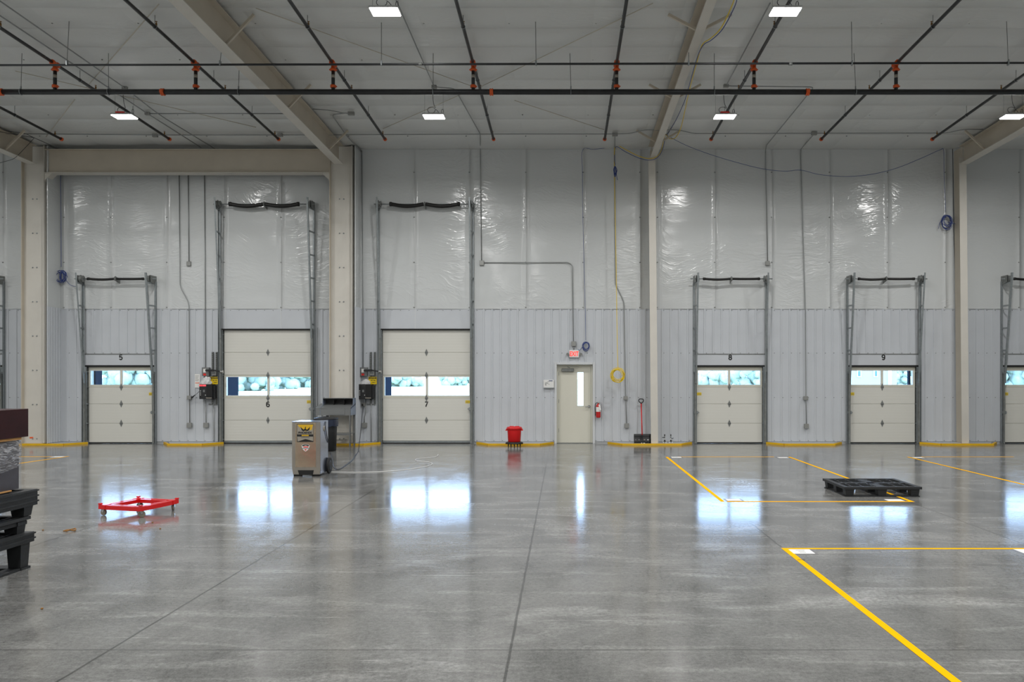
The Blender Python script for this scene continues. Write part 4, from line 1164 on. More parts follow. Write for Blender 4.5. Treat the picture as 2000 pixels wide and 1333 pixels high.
# cord of the dehumidifier
pts = [(645.5,830,14.98),(643,842,15.1)]
MB().tube(smooth_path([G(645,884,.012), G(650,899,.012), G(651,910,.012), G(657,917,.012), G(665,916,.012), G(676,908,.012), G(688,899,.012), G(694,890,.012), G(700,881,.012), Vector((X(703,21.0),21.0,.2)), Vector((X(706,21.3),21.3,.6)), Vector((X(708,D-.12),D-.12,.85)), P(709.5,793,D-.11)]), .009, 6).build('power_cord', M['kcable'], None, 'dark power cord from the metal dehumidifier across the floor to the wall outlet', 'cord')
MB().tube(smooth_path([G(640,922,.008), G(690,923,.008), G(740,922,.008), G(785,919,.008), G(825,913,.008), G(843,908,.008), G(838,903,.008), G(815,901,.008), G(815,897,.008), G(850,893,.008), G(856,888,.008)]), .006, 6).build('clear_hose', M['white'], None, 'thin white hose lying across the floor right of the dehumidifier', 'hose')

# ------------------------------------------------------------------ dehumidifier
yf, yk = 14.65, 15.13; x0, x1 = X(570.5, yf), X(625.5, yf); zt = Z(824, yf)
root = empty('dehumidifier', ((x0+x1)/2, (yf+yk)/2, 0), 'tall stainless steel dehumidifier on wheels with a yellow and black logo label', 'dehumidifier')
zl = Z(916, yf)
b_ = MB().box(x0, x1, yf, yk, zl, zt-.012)
b_.prism([(x0, yf, zl), (x1, yf, zl), (x1-.012, yf, .035), (x0+.02, yf, .035)], (0, yk-yf-.08, 0))
b_.build('body', M['steel'], root)
MB().bbox(x0-.004, x1+.004, yf-.006, yk+.004, zt-.012, zt, .004).build('lid', M['steelside'], root)
B(x1, x1+.003, yf+.01, yk-.004, .05, zt-.014).build('side_panel', M['steelside'], root)
yl = yf-.003
def ft(px0, px1, py0, py1, nm, m, d=.003, par=root): return B(X(px0,yf), X(px1,yf), yf-d, yf-.0005, Z(py1,yf), Z(py0,yf)).build(nm, m, par)
ft(577, 617, 826, 913, 'front_panel', mat('warm stainless panel', srgb(200,182,158), .16, .95, bump=.6, bscale=2.2), .004)
lb = ft(580, 612.3, 829, 863.8, 'logo_label', M['ink'], .006)
yl = yf-.006
def lp_(pts, m, nm, d=.001): return MB().prism([(X(a,yf), yl-d, Z(b,yf)) for a, b in pts], (0,d,0)).build(nm, m, lb)
lp_([(580.7,829.7),(611.8,829.7),(611.8,849),(580.7,849)], M['labelgrey'], 'label_field')
lp_([(581.5,829.9),(611.8,829.9),(609,840),(596,843),(584,834)], M['gold'], 'label_sun', .002)
lp_([(580.7,853.3),(611.8,853.3),(611.8,862),(597,858),(581.5,863)], M['labelgrey'], 'label_field')
# bird with raised wings
lp_([(587,834),(593,839.5),(595.5,838),(596.2,834.5),(598,834),(597.5,836.5),(597.8,838.5),(600,839.8),(606,834),(604.5,840),(601,842.5),(596.6,841.6),(592,842.8),(589.2,840)], M['ink'], 'bird_emblem', .003)
text('brand_name', 'PHOENIX', .052, (X(596.4,yf), yl-.003, Z(845.6,yf)), M['ink'], lb, .0016, 1.12)
lp_([(589.5,849.9),(603.2,849.9),(603.2,852.1),(589.5,852.1)], M['gold'], 'model_line', .001)
lp_([(588,855),(604.5,855),(604.5,855.6),(588,855.6)], M['gold'], 'small_print', .001)
sh = MB().prism([(X(a,yf), yf-.0055, Z(b,yf)) for a, b in [(589,871),(592,868.6),(597,868.2),(602,868.6),(605,871),(603,877.5),(600,880.5),(597,882.5),(594,880.5),(591,877.5)]], (0,.0015,0)).build('shield_sticker', M['white'], root)
yl = yf-.0056
for pts_, m_ in (([(590,870.9),(592.3,869.1),(597,868.8),(601.8,869.1),(604,870.9),(603,872.2),(597,870.6),(591,872.2)], M['ink']), ([(592.5,872.5),(602.5,872.5),(602.5,874.6),(592.5,874.6)], M['redink']), ([(588.5,875.6),(605.5,875.6),(605.5,877),(588.5,877)], M['desk']), ([(594.7,878),(599.2,878),(598,880.4),(596,880.4)], M['redink'])):
    MB().prism([(X(a,yf), yl-.001, Z(b,yf)) for a, b in pts_], (0,.001,0)).build('shield_print', m_, sh)
MB().prism([(X(a,yf-.001), yf-.003, Z(b,yf)) for a, b in [(581.5,919),(613,919),(611,928.5),(584.5,928.5)]], (0,.004,0)).build('air_intake', M['rubber'], root)
MB().box(x0+.02, x0+.16, yf+.02, yf+.10, .002, .035).build('foot', M['rubber'], root)
MB().box(x1-.16, x1-.02, yf+.02, yf+.10, .002, .035).build('foot', M['rubber'], root)
for s_, xx in ((1, x1+.006), (-1, x0-.006)):
    wh = MB().lathe([(.04,-.004),(.11,0),(.142,.004),(.150,.012),(.150,.038),(.142,.046)] if s_ > 0 else [(.142,-.046),(.150,-.038),(.150,-.012),(.142,-.004),(.11,0),(.04,.004)], (xx, yk-.03, .152), 28, 'x').build('wheel', M['rubber'], root)
    MB().lathe([(.10,.0),(.085,.006),(.03,.010)] if s_ > 0 else [(.03,-.010),(.085,-.006),(.10,0)], (xx+s_*.046, yk-.03, .152), 8, 'x').build('wheel_hub', M['bplast'], wh)
MB().tube(smooth_path([(x1+.012, yf+.31, zt-.02), (x1+.016, yf+.27, zt-.12), (x1+.016, yf+.36, zt-.30), (x1+.012, yf+.46, zt-.42)]), .008, 6).build('hose', M['kcable'], root)
MB().lathe([(.05,0),(.05,.006),(.02,.008)], (x1+.003, yf+.22, zt-.14), 12, 'x').build('port', M['labelgrey'], root)
for zz, yy in ((.55,.12),(.50,.3),(.45,.18),(.62,.33),(.40,.4),(.7,.08)):
    MB().lathe([(.008,0),(.006,.003)], (x1+.003, yf+yy, zz), 8, 'x').build('rivet', M['galvd'], root)

# ------------------------------------------------------------------ trash can behind it
yt = 19.6; cx = X(636.5, yt)
root = empty('trash_can', (cx, yt, 0), 'black trash can with a lid and a dark liner bag, behind the dehumidifier', 'trash can')
MB().lathe([(.235,.005),(.245,.01),(.262,.50),(.265,.74),(.275,.745),(.275,.775),(.255,.775),(.255,.70)], (cx, yt, 0), 28).build('body', M['bplast'], root)
MB().lathe([(.290,.775),(.297,.790),(.285,.805),(.20,.828),(.05,.832),(.0,.832)], (cx, yt, 0), 28).bbox(cx-.06, cx+.06, yt-.02, yt+.02, .825, .845).build('lid', M['bplast'], root)
vs = []; nu = 40
for j, (r, z) in enumerate([(.282,.79),(.29,.74),(.286,.66),(.283,.60)]):
    for i in range(nu):
        a = 2*PI*i/nu
        rr = r + .010*math.sin(i*2.7+j)
        zz = z + (.05*mnoise.noise(Vector((i*.35, j, 2))) if j == 3 else 0) + (.08 if (j == 3 and not (-1.8 < (a-2*PI if a > PI else a) < .9)) else 0)
        vs.append((cx+rr*math.cos(a), yt+rr*math.sin(a), zz))
MB().quadmesh(vs, [(j*nu+i, j*nu+(i+1) % nu, (j+1)*nu+(i+1) % nu, (j+1)*nu+i) for j in range(3) for i in range(nu)], True).build('liner_bag', mat('dark blue liner bag', srgb(40,48,66), .25), root)

# ------------------------------------------------------------------ shop desk
yf, yk = 20.5, 20.98; x0, x1 = X(616, yf), X(685.5, yf)
root = empty('shop_desk', ((x0+x1)/2, yf+.25, 0), 'grey metal shop desk with a dark pigeonhole riser, standing against the portal column', 'desk')
zd = Z(797, yf); za = Z(812, yf); zk = zd+.10
for xx in (x0+.02, x1-.05):
    for yy in (yf+.01, yk-.04):
        MB().box(xx, xx+.035, yy, yy+.004, .002, za+.02).box(xx if xx < -6 else xx+.031, (xx if xx < -6 else xx+.031)+.004, yy, yy+.035, .002, za+.02).build('leg', M['desk'], root)
MB().prism([(x0, yf, zd-.02), (x0, yf, zd), (x0, yk, zk), (x0, yk, zk-.02)], (x1-x0, 0, 0)).build('desk_top', M['desk'], root)
MB().box(x0+.015, x1-.015, yf+.008, yf+.02, za, zd-.02).box(x0+.015, x1-.015, yk-.02, yk-.008, za, zk-.03).build('apron', M['desk'], root)
B(X(664,yf)-.30, X(664,yf)+.12, yf-.002, yf+.008, za+.02, zd-.03).build('drawer', M['desk'], root)
zr = Z(777.5, yk)
for xx in (x0+.12, x1-.006):
    MB().prism([(xx, yf+.0, za+.0), (xx, yf+.0, zd+.01), (xx, yf+.20, zd+.055), (xx, yf+.22, zr-.01), (xx, yk, zr), (xx, yk, za)], (.006,0,0)).build('side_panel', M['deskside'], root)
MB().box(x0+.126, x1-.006, yk-.008, yk, zk, zr).build('riser_back', M['deskdark'], root)
MB().box(x0+.126, x1-.006, yf+.21, yk, zr-.012, zr).build('riser_top', M['desk'], root)
for k in (1, 2): B(x0+.12+k*.27, x0+.124+k*.27, yf+.25, yk-.01, zk-.03, zr-.012).build('divider', M['deskdark'], root)
B(x0+.126, x1-.006, yf+.24, yk-.01, (zk+zr)/2+.03, (zk+zr)/2+.034).build('riser_shelf', M['deskdark'], root)
MB().box(x0+.03, x1-.03, yf+.02, yk-.02, .335, .35).box(x0+.03, x1-.03, yf+.015, yf+.02, .31, .35).build('lower_shelf', M['desk'], root)
B(X(636,yf), X(640,yf), yf+.03, yf+.10, za-.10, za).build('lock_box', M['bplast'], root)

# ------------------------------------------------------------------ red bin on its dolly
yb_ = 20.6; cx = X(1004.5, yb_)
root = empty('bin_dolly', (cx, yb_, 0), 'black round caster dolly under the red bin', 'dolly')
MB().lathe([(.14,.085),(.205,.085),(.215,.10),(.205,.125),(.175,.14),(.16,.14),(.155,.12),(.02,.12)], (cx, yb_, 0), 20).bbox(cx-.225, cx-.17, yb_-.05, yb_+.05, .08, .125, .01).bbox(cx+.17, cx+.225, yb_-.05, yb_+.05, .08, .125, .01).build('ring', M['bplast'], root)
for a in (0.35, 1.6, 2.9, 4.2, 5.3):
    px, py = cx+.16*math.cos(a), yb_+.13*math.sin(a)
    MB().box(px-.014, px+.014, py-.02, py+.02, .05, .086).lathe([(.03,-.012),(.034,-.008),(.034,.008),(.03,.012)], (px, py, .036), 14, 'x').build('caster', M['bplast'], root)
root = empty('red_bin', (cx, yb_, .142), 'red lidded bin on a black dolly left of the exit door', 'trash can')
MB().lathe([(.155,.142),(.162,.15),(.178,.42),(.182,.46),(.19,.465),(.19,.48),(.17,.48)], (cx, yb_, 0), 28).build('body', M['redd'], root)
MB().lathe([(.193,.462),(.198,.47),(.20,.50),(.185,.522),(.17,.515),(.155,.53),(.06,.535),(.0,.535)], (cx, yb_, 0), 28).bbox(cx-.12, cx-.01, yb_-.05, yb_+.05, .53, .545, .01).bbox(cx+.02, cx+.13, yb_-.05, yb_+.05, .53, .545, .01).build('lid', M['red'], root)
for s_ in (-1, 1):
    MB().prism([(cx+s_*.17, yb_-.06, .50), (cx+s_*.195, yb_-.06, .49), (cx+s_*.228, yb_-.06, .435), (cx+s_*.215, yb_-.06, .425), (cx+s_*.175, yb_-.06, .43)], (0,.12,0)).build('handle', M['redd'], root)

# ------------------------------------------------------------------ snow shovel
ysv = 21.2
root = empty('snow_shovel', P(1254.5, 866, ysv), 'snow shovel with red shaft and black blade leaning left of the slim column', 'shovel')
zl = .056
x0, x1 = X(1238, ysv), X(1271.3, ysv); z1 = Z(848.3, ysv)
n = 9; vs = []
for j in range(5):
    t = j/4; z = zl + (z1-zl)*t; yy = ysv - .05 + .06*t + .05*math.sin(PI*t)*.6
    for i in range(n):
        u = i/(n-1); vs.append((x0+(x1-x0)*u, yy + .03*math.sin(PI*u), z))
fr_ = len(vs); vs += [(a, b+.006, c) for a, b, c in vs]
fs = [(j*n+i, j*n+i+1, (j+1)*n+i+1, (j+1)*n+i) for j in range(4) for i in range(n-1)]
fs += [(fr_+j*n+i, fr_+(j+1)*n+i, fr_+(j+1)*n+i+1, fr_+j*n+i+1) for j in range(4) for i in range(n-1)]
for j in range(4): fs += [(j*n, (j+1)*n, fr_+(j+1)*n, fr_+j*n), (j*n+n-1, fr_+j*n+n-1, fr_+(j+1)*n+n-1, (j+1)*n+n-1)]
for i in range(n-1): fs += [(i, fr_+i, fr_+i+1, i+1), (4*n+i, 4*n+i+1, fr_+4*n+i+1, fr_+4*n+i)]
bl = MB().quadmesh(vs, fs, True).build('blade', M['bplast'], root)
for u in (.40, .46, .52): 
    xx = x0+(x1-x0)*u; MB().bar((xx, ysv+.012, zl+.03), (xx, ysv+.028, z1-.03), .012, .012).build('rib', M['bplast'], root)
for px, py, w_, m_ in ((1253,866,2,M['white']),(1258,866.3,3.4,M['white']),(1258.6,859.5,2.8,M['labelgrey']),(1265.5,859.6,2.6,M['white']),(1248,859.6,3,M['desk']),(1241.5,859.6,2.4,M['desk'])):
    yq = ysv-.012 if py > 862 else ysv+.004
    B(X(px-w_/2,ysv), X(px+w_/2,ysv), yq-.014, yq-.004, Z(py+.9,ysv), Z(py-.9,ysv)).build('blade_print', m_, root)
sh0 = P(1254.2, 850, ysv+.03); sh1 = P(1252.3, 789, ysv+.32)
MB().cyl(sh0, sh1, .0145, 10).build('shaft', M['redd'], root)
h = sh1
gp = [h+Vector((0,0,-.02)), h+Vector((-.015,.006,.02)), h+Vector((-.055,.012,.055)), h+Vector((-.062,.02,.10)), h+Vector((-.03,.025,.125)), h+Vector((.03,.025,.125)), h+Vector((.062,.02,.10)), h+Vector((.055,.012,.055)), h+Vector((.015,.006,.02))]
MB().tube(smooth_path(gp+[gp[0]], 4), .013, 8).build('grip', M['bplast'], root)

# ------------------------------------------------------------------ two little stands beside the column
for i, (px, side) in enumerate(((1298.3,-1),(1310.4,1))):
    yy = 21.25; c = P(px, 866, yy); zb = .048
    root = empty('wedge_stand', (c.x, yy, zb), 'small black and white stand with a %s, %s of the pair' % (('side lever','left') if side < 0 else ('hooked side arm','right')), 'stand', 'small black and white stands')
    A = lambda a, b: (c.x+a, yy, zb+b)
    MB().prism([A(-.055,0), A(.055,0), A(.012,.125), A(-.012,.125)], (0,.04,0)).build('white_foot', M['trimwhite'], root)
    MB().prism([(c.x-.036, yy-.004, zb+.035), (c.x+.036, yy-.004, zb+.035), (c.x+.004, yy-.004, zb+.10), (c.x-.004, yy-.004, zb+.10)], (0,.004,0)).build('black_inset', M['ink'], root)
    MB().lathe([(.012,0),(.012,.002)], (c.x, yy-.002, zb+.014), 8, 'y').build('pin', M['ink'], root)
    MB().cyl((c.x, yy+.02, zb+.12), (c.x, yy+.02, zb+.19), .012, 8).build('stem', M['galvd'], root)
    MB().lathe([(.010,.185),(.014,.19),(.014,.225),(.008,.235)], (c.x, yy+.02, zb), 10).build('knob', M['bplast'], root)
    if side < 0: MB().bar((c.x-.065, yy+.02, zb+.145), (c.x+.01, yy+.02, zb+.15), .02, .018).build('lever', M['bplast'], root)
    else: MB().tube([(c.x, yy+.02, zb+.14), (c.x+.03, yy+.01, zb+.115), (c.x+.06, yy+.01, zb+.125), (c.x+.055, yy+.01, zb+.145)], .010, 6).build('lever', M['bplast'], root)

# ------------------------------------------------------------------ floor tape and placards
def tape(pts, label, w_=.055, group='yellow floor tape lines'):
    """pts are ground pixel points"""
    q = MB(); g_ = [G(*p) for p in pts]
    a, b = g_; q.bar((a.x, a.y, .0012), (b.x, b.y, .0012), w_, .0016)
    return q.build('floor_tape', M['tape'], None, label, 'floor tape', group)
XA = 2.335; XB1 = G(1540,893).x; YA0 = G(1303,893).y; YA1 = G(1410,980.5).y; YB0 = G(1522,1072.5).y
def tp(x0, y0, x1, y1, label, w_=.055, z=.0012):
    return MB().bar((x0,y0,z), (x1,y1,z), w_, .0016).build('floor_tape', M['tape'], None, label, 'floor tape', 'yellow floor tape lines')
XR = G(1781,980.5).x
tp(XA, YA1-.0, XA, YA0, 'left yellow tape of the far floor rectangle, in front of the slim column')
tp(XA+.25, YA0, X(1512,YA0), YA0, 'thin far yellow tape in front of door number 8')
tp(XA+.06, YA1, XR+.03, YA1, 'yellow tape running sideways just in front of the black pallet', z=.0013)
tp(XR, YA1, G(1541,893).x, G(1541,893).y, 'yellow tape passing under the black pallet')
tp(XA+.03, YB0+.03, XA+.05, 2.6, 'wide diagonal yellow tape in the right foreground', .062)
tp(XA+.0, YB0, X(2030,YB0), YB0, 'yellow sideways tape bounding the foreground rectangle at right', z=.0015)
XC = G(1773,893).x
tp(XC, YA0, XC, G(2050,960).y, 'yellow tape running toward the viewer at far right, in front of door number 9')
tp(XC+.3, YA0, X(1980,YA0), YA0, 'thin far yellow tape in front of the right column')
tp(X(128,YA0), G(128,892).y, G(-20,914).x, G(-20,914).y, 'slanting yellow tape at far left behind the pallet stack')
tp(X(-20,YA0), YA0+.02, X(122,YA0), YA0+.02, 'thin far yellow tape in front of the left portal column')
MB().box(XA+.012, XA+.085, 8.02, 8.032, .002, .0035).build('tape_tear', M['ink'], None, 'dark torn crease across the diagonal yellow tape', 'tape crease')
def placard(px0, px1, py0, py1, label, z=.0008, prt=False):
    ya, yb_ = G(0, py1).y, G(0, py0).y                 # near, far
    xl = (X(px0[0], yb_)+X(px0[1], ya))/2; xr = (X(px1[0], yb_)+X(px1[1], ya))/2
    root = empty('floor_placard', ((xl+xr)/2, ya, 0), label, 'floor sign', 'white floor placards')
    m_ = .03
    B(xl-m_, xr+m_, ya-m_*.7, yb_+m_*.7, .0002, z+.0006).build('clear_pocket', mat('grey clear pocket', srgb(120,120,122), .25), root)
    B(xl, xr, ya, yb_, z+.0008, z+.0014).build('sheet', M['paper'], root)
    if prt:
        for k, (u, v) in enumerate(((.42,.62),(.30,.66),(.30,.70))):
            yy = yb_ - (yb_-ya)*(.22+.24*k)
            MB().box(xl+(xr-xl)*(.5-u/2), xl+(xr-xl)*(.5+u/2), yy-.006, yy+.006, z+.0014, z+.0018).build('print', M['inkg'], root)
    return root
placard((1540,1550),(1581,1592),1074,1082.5,'white printed floor placard in the corner of the foreground tape rectangle', prt=True)
placard((1414,1424),(1441,1452),975.5,979,'white floor placard at the near left corner of the far rectangle, in the door reflection')
placard((1728,1734),(1758,1768),976,979.5,'white floor placard in front of the black pallet, beside the tape corner')
placard((1310,1313),(1329,1332),893,894.8,'white floor placard at the far left corner of the tape rectangle below the slim column')
placard((1518,1521),(1537,1541),893.6,895.3,'white floor placard at the far tape corner between doors 8 and 9')
placard((1782,1786),(1800,1806),893.5,895.3,'white floor placard at the far tape corner in front of door number 9')
placard((1983,1995),(2030,2042),1073.5,1081.5,'white floor placard cut off by the right edge of the photo')
placard((104,100),(124,122),892,894,'white floor placard at far left between the tape ends')

# ------------------------------------------------------------------ red dolly
def gz(px, py, z): return G(px, py, z)
z1 = .155
Lc, Fc, Rc, Bc = gz(198,984,z1), gz(271,990.5,z1), gz(342,976,z1), gz(276,970,z1)
ctr = (Lc+Fc+Rc+Bc)/4; ang = math.atan2((Rc-Fc).y, (Rc-Fc).x)
ux = Vector((math.cos(ang), math.sin(ang), 0)); uy = Vector((-ux.y, ux.x, 0))
wa = ((Rc-Fc).length + (Lc-Bc).length)/4; wb_ = ((Lc-Fc).length + (Rc-Bc).length)/4
wa = wb_ = .5*(wa+wb_)*1.0
root = empty('tote_dolly', (ctr.x, ctr.y, 0), 'square red plastic dolly on four casters, alone on the floor at left', 'dolly')
def L3(a, b, z): return Vector((ctr.x, ctr.y, 0)) + ux*a + uy*b + Vector((0,0,z))
fr = MB()
def lbar(a0, b0, a1, b1, w_, z0, z1_): fr.bar(L3(a0,b0,(z0+z1_)/2), L3(a1,b1,(z0+z1_)/2), w_, z1_-z0)
A_ = wa; 
for (a0,b0,a1,b1) in ((-A_,-A_,A_,-A_),(A_,-A_,A_,A_),(A_,A_,-A_,A_),(-A_,A_,-A_,-A_)):
    t = Vector((a1-a0, b1-b0)).normalized(); inn = Vector((-t.y, t.x))
    for off, w_, zz0, zz1 in ((.022,.044,.086,.142),(.092,.036,.092,.140)):
        lbar(a0+inn.x*off+t.x*off, b0+inn.y*off+t.y*off, a1+inn.x*off-t.x*off, b1+inn.y*off-t.y*off, w_, zz0, zz1)
    lbar(a0+inn.x*.05, b0+inn.y*.05, a1+inn.x*.05, b1+inn.y*.05, .05, .102, .122)
    # cross webs
    for k in range(1, 8):
        s_ = k/8; ax, bx_ = a0+(a1-a0)*s_, b0+(b1-b0)*s_
        lbar(ax+inn.x*.02, bx_+inn.y*.02, ax+inn.x*.09, bx_+inn.y*.09, .008, .10, .136)
fr.build('frame', M['red'], root)
for (a, b) in ((-1,-1),(1,-1),(1,1),(-1,1)):
    ca, cb = a*(A_-.045), b*(A_-.045)
    k_ = MB()
    pts = []
    for q in range(12):
        an = 2*PI*q/12 + PI/12; rx = .056/max(abs(math.cos(an)), abs(math.sin(an)))*.92
        pts.append(L3(ca+rx*math.cos(an), cb+rx*math.sin(an), .092))
    k_.prism(pts, (0,0,.054)); k_.bar(L3(ca+a*.015,cb+b*.035,.158), L3(ca+a*.055,cb+b*.035,.158), .035, .018)
    k_.build('corner_block', M['red'], root)
    sw = {(-1,-1):.6,(1,-1):1.9,(1,1):.2,(-1,1):2.8}[(a,b)]
    d_ = Vector((math.cos(sw), math.sin(sw), 0)); c = L3(ca, cb, 0) + d_*.018
    n_ = Vector((-d_.y, d_.x, 0))
    fk = MB().bar(c+n_*.020+Vector((0,0,.045)), c+n_*.020-d_*.015+Vector((0,0,.093)), .003, .03, d_).bar(c-n_*.020+Vector((0,0,.045)), c-n_*.020-d_*.015+Vector((0,0,.093)), .003, .03, d_)
    fk.bar(c-d_*.018-n_*.022+Vector((0,0,.090)), c-d_*.018+n_*.022+Vector((0,0,.090)), .045, .006)
    cas = fk.build('caster', M['chrome'], root)
    MB().tube([c+n_*.015+Vector((0,0,.043)), c+n_*.012+Vector((0,0,.043)), c-n_*.012+Vector((0,0,.043)), c-n_*.015+Vector((0,0,.043))], [.036,.042,.042,.036], 20).build('wheel', M['wheelgrey'], cas)

# ------------------------------------------------------------------ plastic pallets
def pallet(org, yaw, wx, wy, zb, zf, zd, label, m=None, lip=1, runner=None, sd=1):
    """org: centre on the floor; wx, wy sizes; zb block bottom; zf deck bottom; zd deck top"""
    m = m or M['bplast2']
    root = empty('plastic_pallet', org, label, 'pallet', 'black plastic pallets')
    cu, su = math.cos(yaw), math.sin(yaw)
    def R(x, y, z): return Vector((org[0]+cu*x-su*y, org[1]+su*x+cu*y, z))
    hx, hy = wx/2, wy/2
    d = MB()
    def bb(x0, x1, y0, y1, z0, z1, mb):
        mb.quadmesh([R(x0,y0,z0),R(x1,y0,z0),R(x1,y1,z0),R(x0,y1,z0),R(x0,y0,z1),R(x1,y0,z1),R(x1,y1,z1),R(x0,y1,z1)],
            [(0,3,2,1),(4,5,6,7),(0,1,5,4),(1,2,6,5),(2,3,7,6),(3,0,4,7)])
    t = .075
    bb(-hx, hx, -hy, -hy+t, zf, zd, d); bb(-hx, hx, hy-t, hy, zf, zd, d)
    bb(-hx, -hx+t, -hy+t, hy-t, zf, zd, d); bb(hx-t, hx, -hy+t, hy-t, zf, zd, d)
    bb(-.06, .06, -hy+t, hy-t, zf+.01, zd-.004, d); bb(-hx+t, hx-t, -.05, .05, zf+.01, zd-.004, d)
    bb(-hx-.012, hx+.012, -hy-.012, hy+.012, zd-.03, zd-.022, MB())
    # lattice of the deck
    nx_, ny_ = 7, 5
    for i in range(1, 7):
        x = -hx + wx*i/7; bb(x-.010, x+.010, -hy+t, hy-t, zd-.035, zd-.006, d)
    for i in range(1, 6):
        y = -hy + wy*i/6; bb(-hx+t, hx-t, y-.010, y+.010, zd-.035, zd-.006, d)
    d.build('deck', m, root)
    if lip > 1:
        l = MB()
        for k in range(lip):
            z_ = zf + (zd-zf)*(k+.9)/lip
            for (u0,u1,v0,v1) in ((-hx-.010,hx+.010,-hy-.010,-hy),(-hx-.010,hx+.010,hy,hy+.010),(-hx-.010,-hx,-hy,hy),(hx,hx+.010,-hy,hy)):
                bb(u0, u1, v0, v1, z_-.014, z_, l)
        l.build('rim', m, root)
    for i in (-1, 0, 1):
        for j in (-1, 0, 1):
            b = MB(); bx, by = .065, .06
            cxx, cyy = i*(hx-.095), j*(hy-.09)
            q = []
            for z_, g_ in ((zb+.001, .88), (zf+.001, 1.08)):
                q += [R(cxx-bx*g_, cyy-by*g_, z_), R(cxx+bx*g_, cyy-by*g_, z_), R(cxx+bx*g_, cyy+by*g_, z_), R(cxx-bx*g_, cyy+by*g_, z_)]
            b.quadmesh(q, [(0,3,2,1),(4,5,6,7),(0,1,5,4),(1,2,6,5),(2,3,7,6),(3,0,4,7)])
            b.build('block', m, root)
    if runner:
        r0, r1 = runner; rb = MB()
        for j in (-1, 1): bb(-hx+.02, hx-.02, j*(hy-.09)-.065, j*(hy-.09)+.065, r0, r1, rb)
        for i in (-1, 0, 1): bb(i*(hx-.095)-.065, i*(hx-.095)+.065, -hy+.02, hy-.02, r0, r1, rb)
        rb.build('runner', m, root)
    return root
# single pallet at right
py0 = G(1720, 967).y; dk = .15
yf_ = (CH-dk)*F/(952-VY); xl = X(1649, yf_); xr = X(1801, yf_)
pallet(((xl+xr)/2, yf_+.51, 0), 0, xr-xl, 1.02, 0, dk-.036, dk, 'single black plastic pallet alone on the floor at right', runner=(.001,.012))
# stack at left: faces parallel to the view direction
XS = -5.13
def lab(k): return ['bottom black plastic pallet of the stack at the left edge', 'middle black plastic pallet of the stack at the left edge', 'top black plastic pallet of the left stack, right under the wrapped box'][k]
pallet((XS-.51, 7.74-.61, 0), 0, 1.02, 1.22, 0, .252, .345, lab(0), lip=2, runner=(.001,.02))
pallet((XS-.52-.01, 7.74-.61-.02, .346), 0, 1.02, 1.22, .347, .47, .50, lab(1), runner=(.425,.46))
pallet((XS-.51, 7.78-.61, .501), 0, 1.03, 1.22, .502, .60, .752, lab(2), lip=3)
# wrapped carton
cx0, cx1, cy0, cy1 = -6.15, -5.26, 6.75, 7.71
root = empty('wrapped_box', ((cx0+cx1)/2, (cy0+cy1)/2, .753), 'dark cabinet wrapped in clear stretch film on top of the pallet stack', 'box')
B(cx0, cx1, cy0, cy1, .765, 1.225).build('cabinet', mat('dark grey laminate', srgb(66,64,70), .35, noise=.15), root)
B(cx0+.02, cx1+.015, cy0, cy1-.12, .753, .765).build('base_board', M['board'], root)
wv = []; cols, rws = 60, 14
def edge_pt(u):
    per = 2*((cx1-cx0)+(cy1-cy0)); s_ = u*per; a = cx1-cx0; b = cy1-cy0
    if s_ < a: return (cx0+s_, cy0, 0, -1)
    s_ -= a
    if s_ < b: return (cx1, cy0+s_, 1, 0)
    s_ -= b
    if s_ < a: return (cx1-s_, cy1, 0, 1)
    s_ -= a
    return (cx0, cy1-s_, -1, 0)
for j in range(rws):
    t = j/(rws-1)
    for i in range(cols):
        x, y, nx_, ny_ = edge_pt(i/cols)
        zlow = .93 + .12*(7.71-y)/1.0*-1 + .05
        z = 1.235 - (1.235-zlow)*t
        off = .012 + .028*math.sin(PI*t)**.5*(1+.8*mnoise.noise(Vector((i*.7, j*.6, 1)))) + .03*abs(mnoise.noise(Vector((x*6, y*6, z*9))))
        wv.append((x+nx_*off, y+ny_*off, z + .012*mnoise.noise(Vector((i*.6, j, 4)))))
MB().quadmesh(wv, [(j*cols+i, j*cols+(i+1) % cols, (j+1)*cols+(i+1) % cols, (j+1)*cols+i) for j in range(rws-1) for i in range(cols)], True).build('stretch_film', M['wrap'], root)
# board and dark cabinet top
B(-6.1, -5.22, 6.7, 7.69, 1.238, 1.262).build('cardboard_sheet', M['board'], None, 'tan fibreboard sheet between the wrapped box and the dark cabinet', 'board')
xs0, xs1 = -6.25, -5.2
root = empty('wooden_cabinet', (-5.7, 7.2, 1.263), 'dark mahogany cabinet piece on the very top of the left stack', 'cabinet')
MB().bbox(xs0, xs1, 6.6, 7.76, 1.263, 1.533, .003).build('carcass', M['wood'], root)

# debris on the floor
root = MB().tube(smooth_path([G(124,1038,.01), G(130,1036,.014), G(138,1035,.02), G(147,1033,.016), G(146,1037,.01), G(137,1036,.014), G(128,1038.5,.01)]), .008, 5).build('wood_scrap', M['leafbrown'], None, 'curled brown scrap on the floor below the red dolly', 'debris')
for px, py, l_ in ((313,1034,'brown crumb on the floor right below the red dolly'),(298,1022,'small brown crumb in the dolly reflection'),(84,1037,'tiny brown crumb between the pallet stack and the curled scrap'),(82,1191,'reddish crumb on the floor at lower left')):
    c = G(px, py, 0)
    MB().lathe([(.005,.001),(.011,.004),(.009,.011),(.003,.014)], c, 7).build('crumb', M['leafbrown'], None, l_, 'debris', 'small crumbs on the floor')

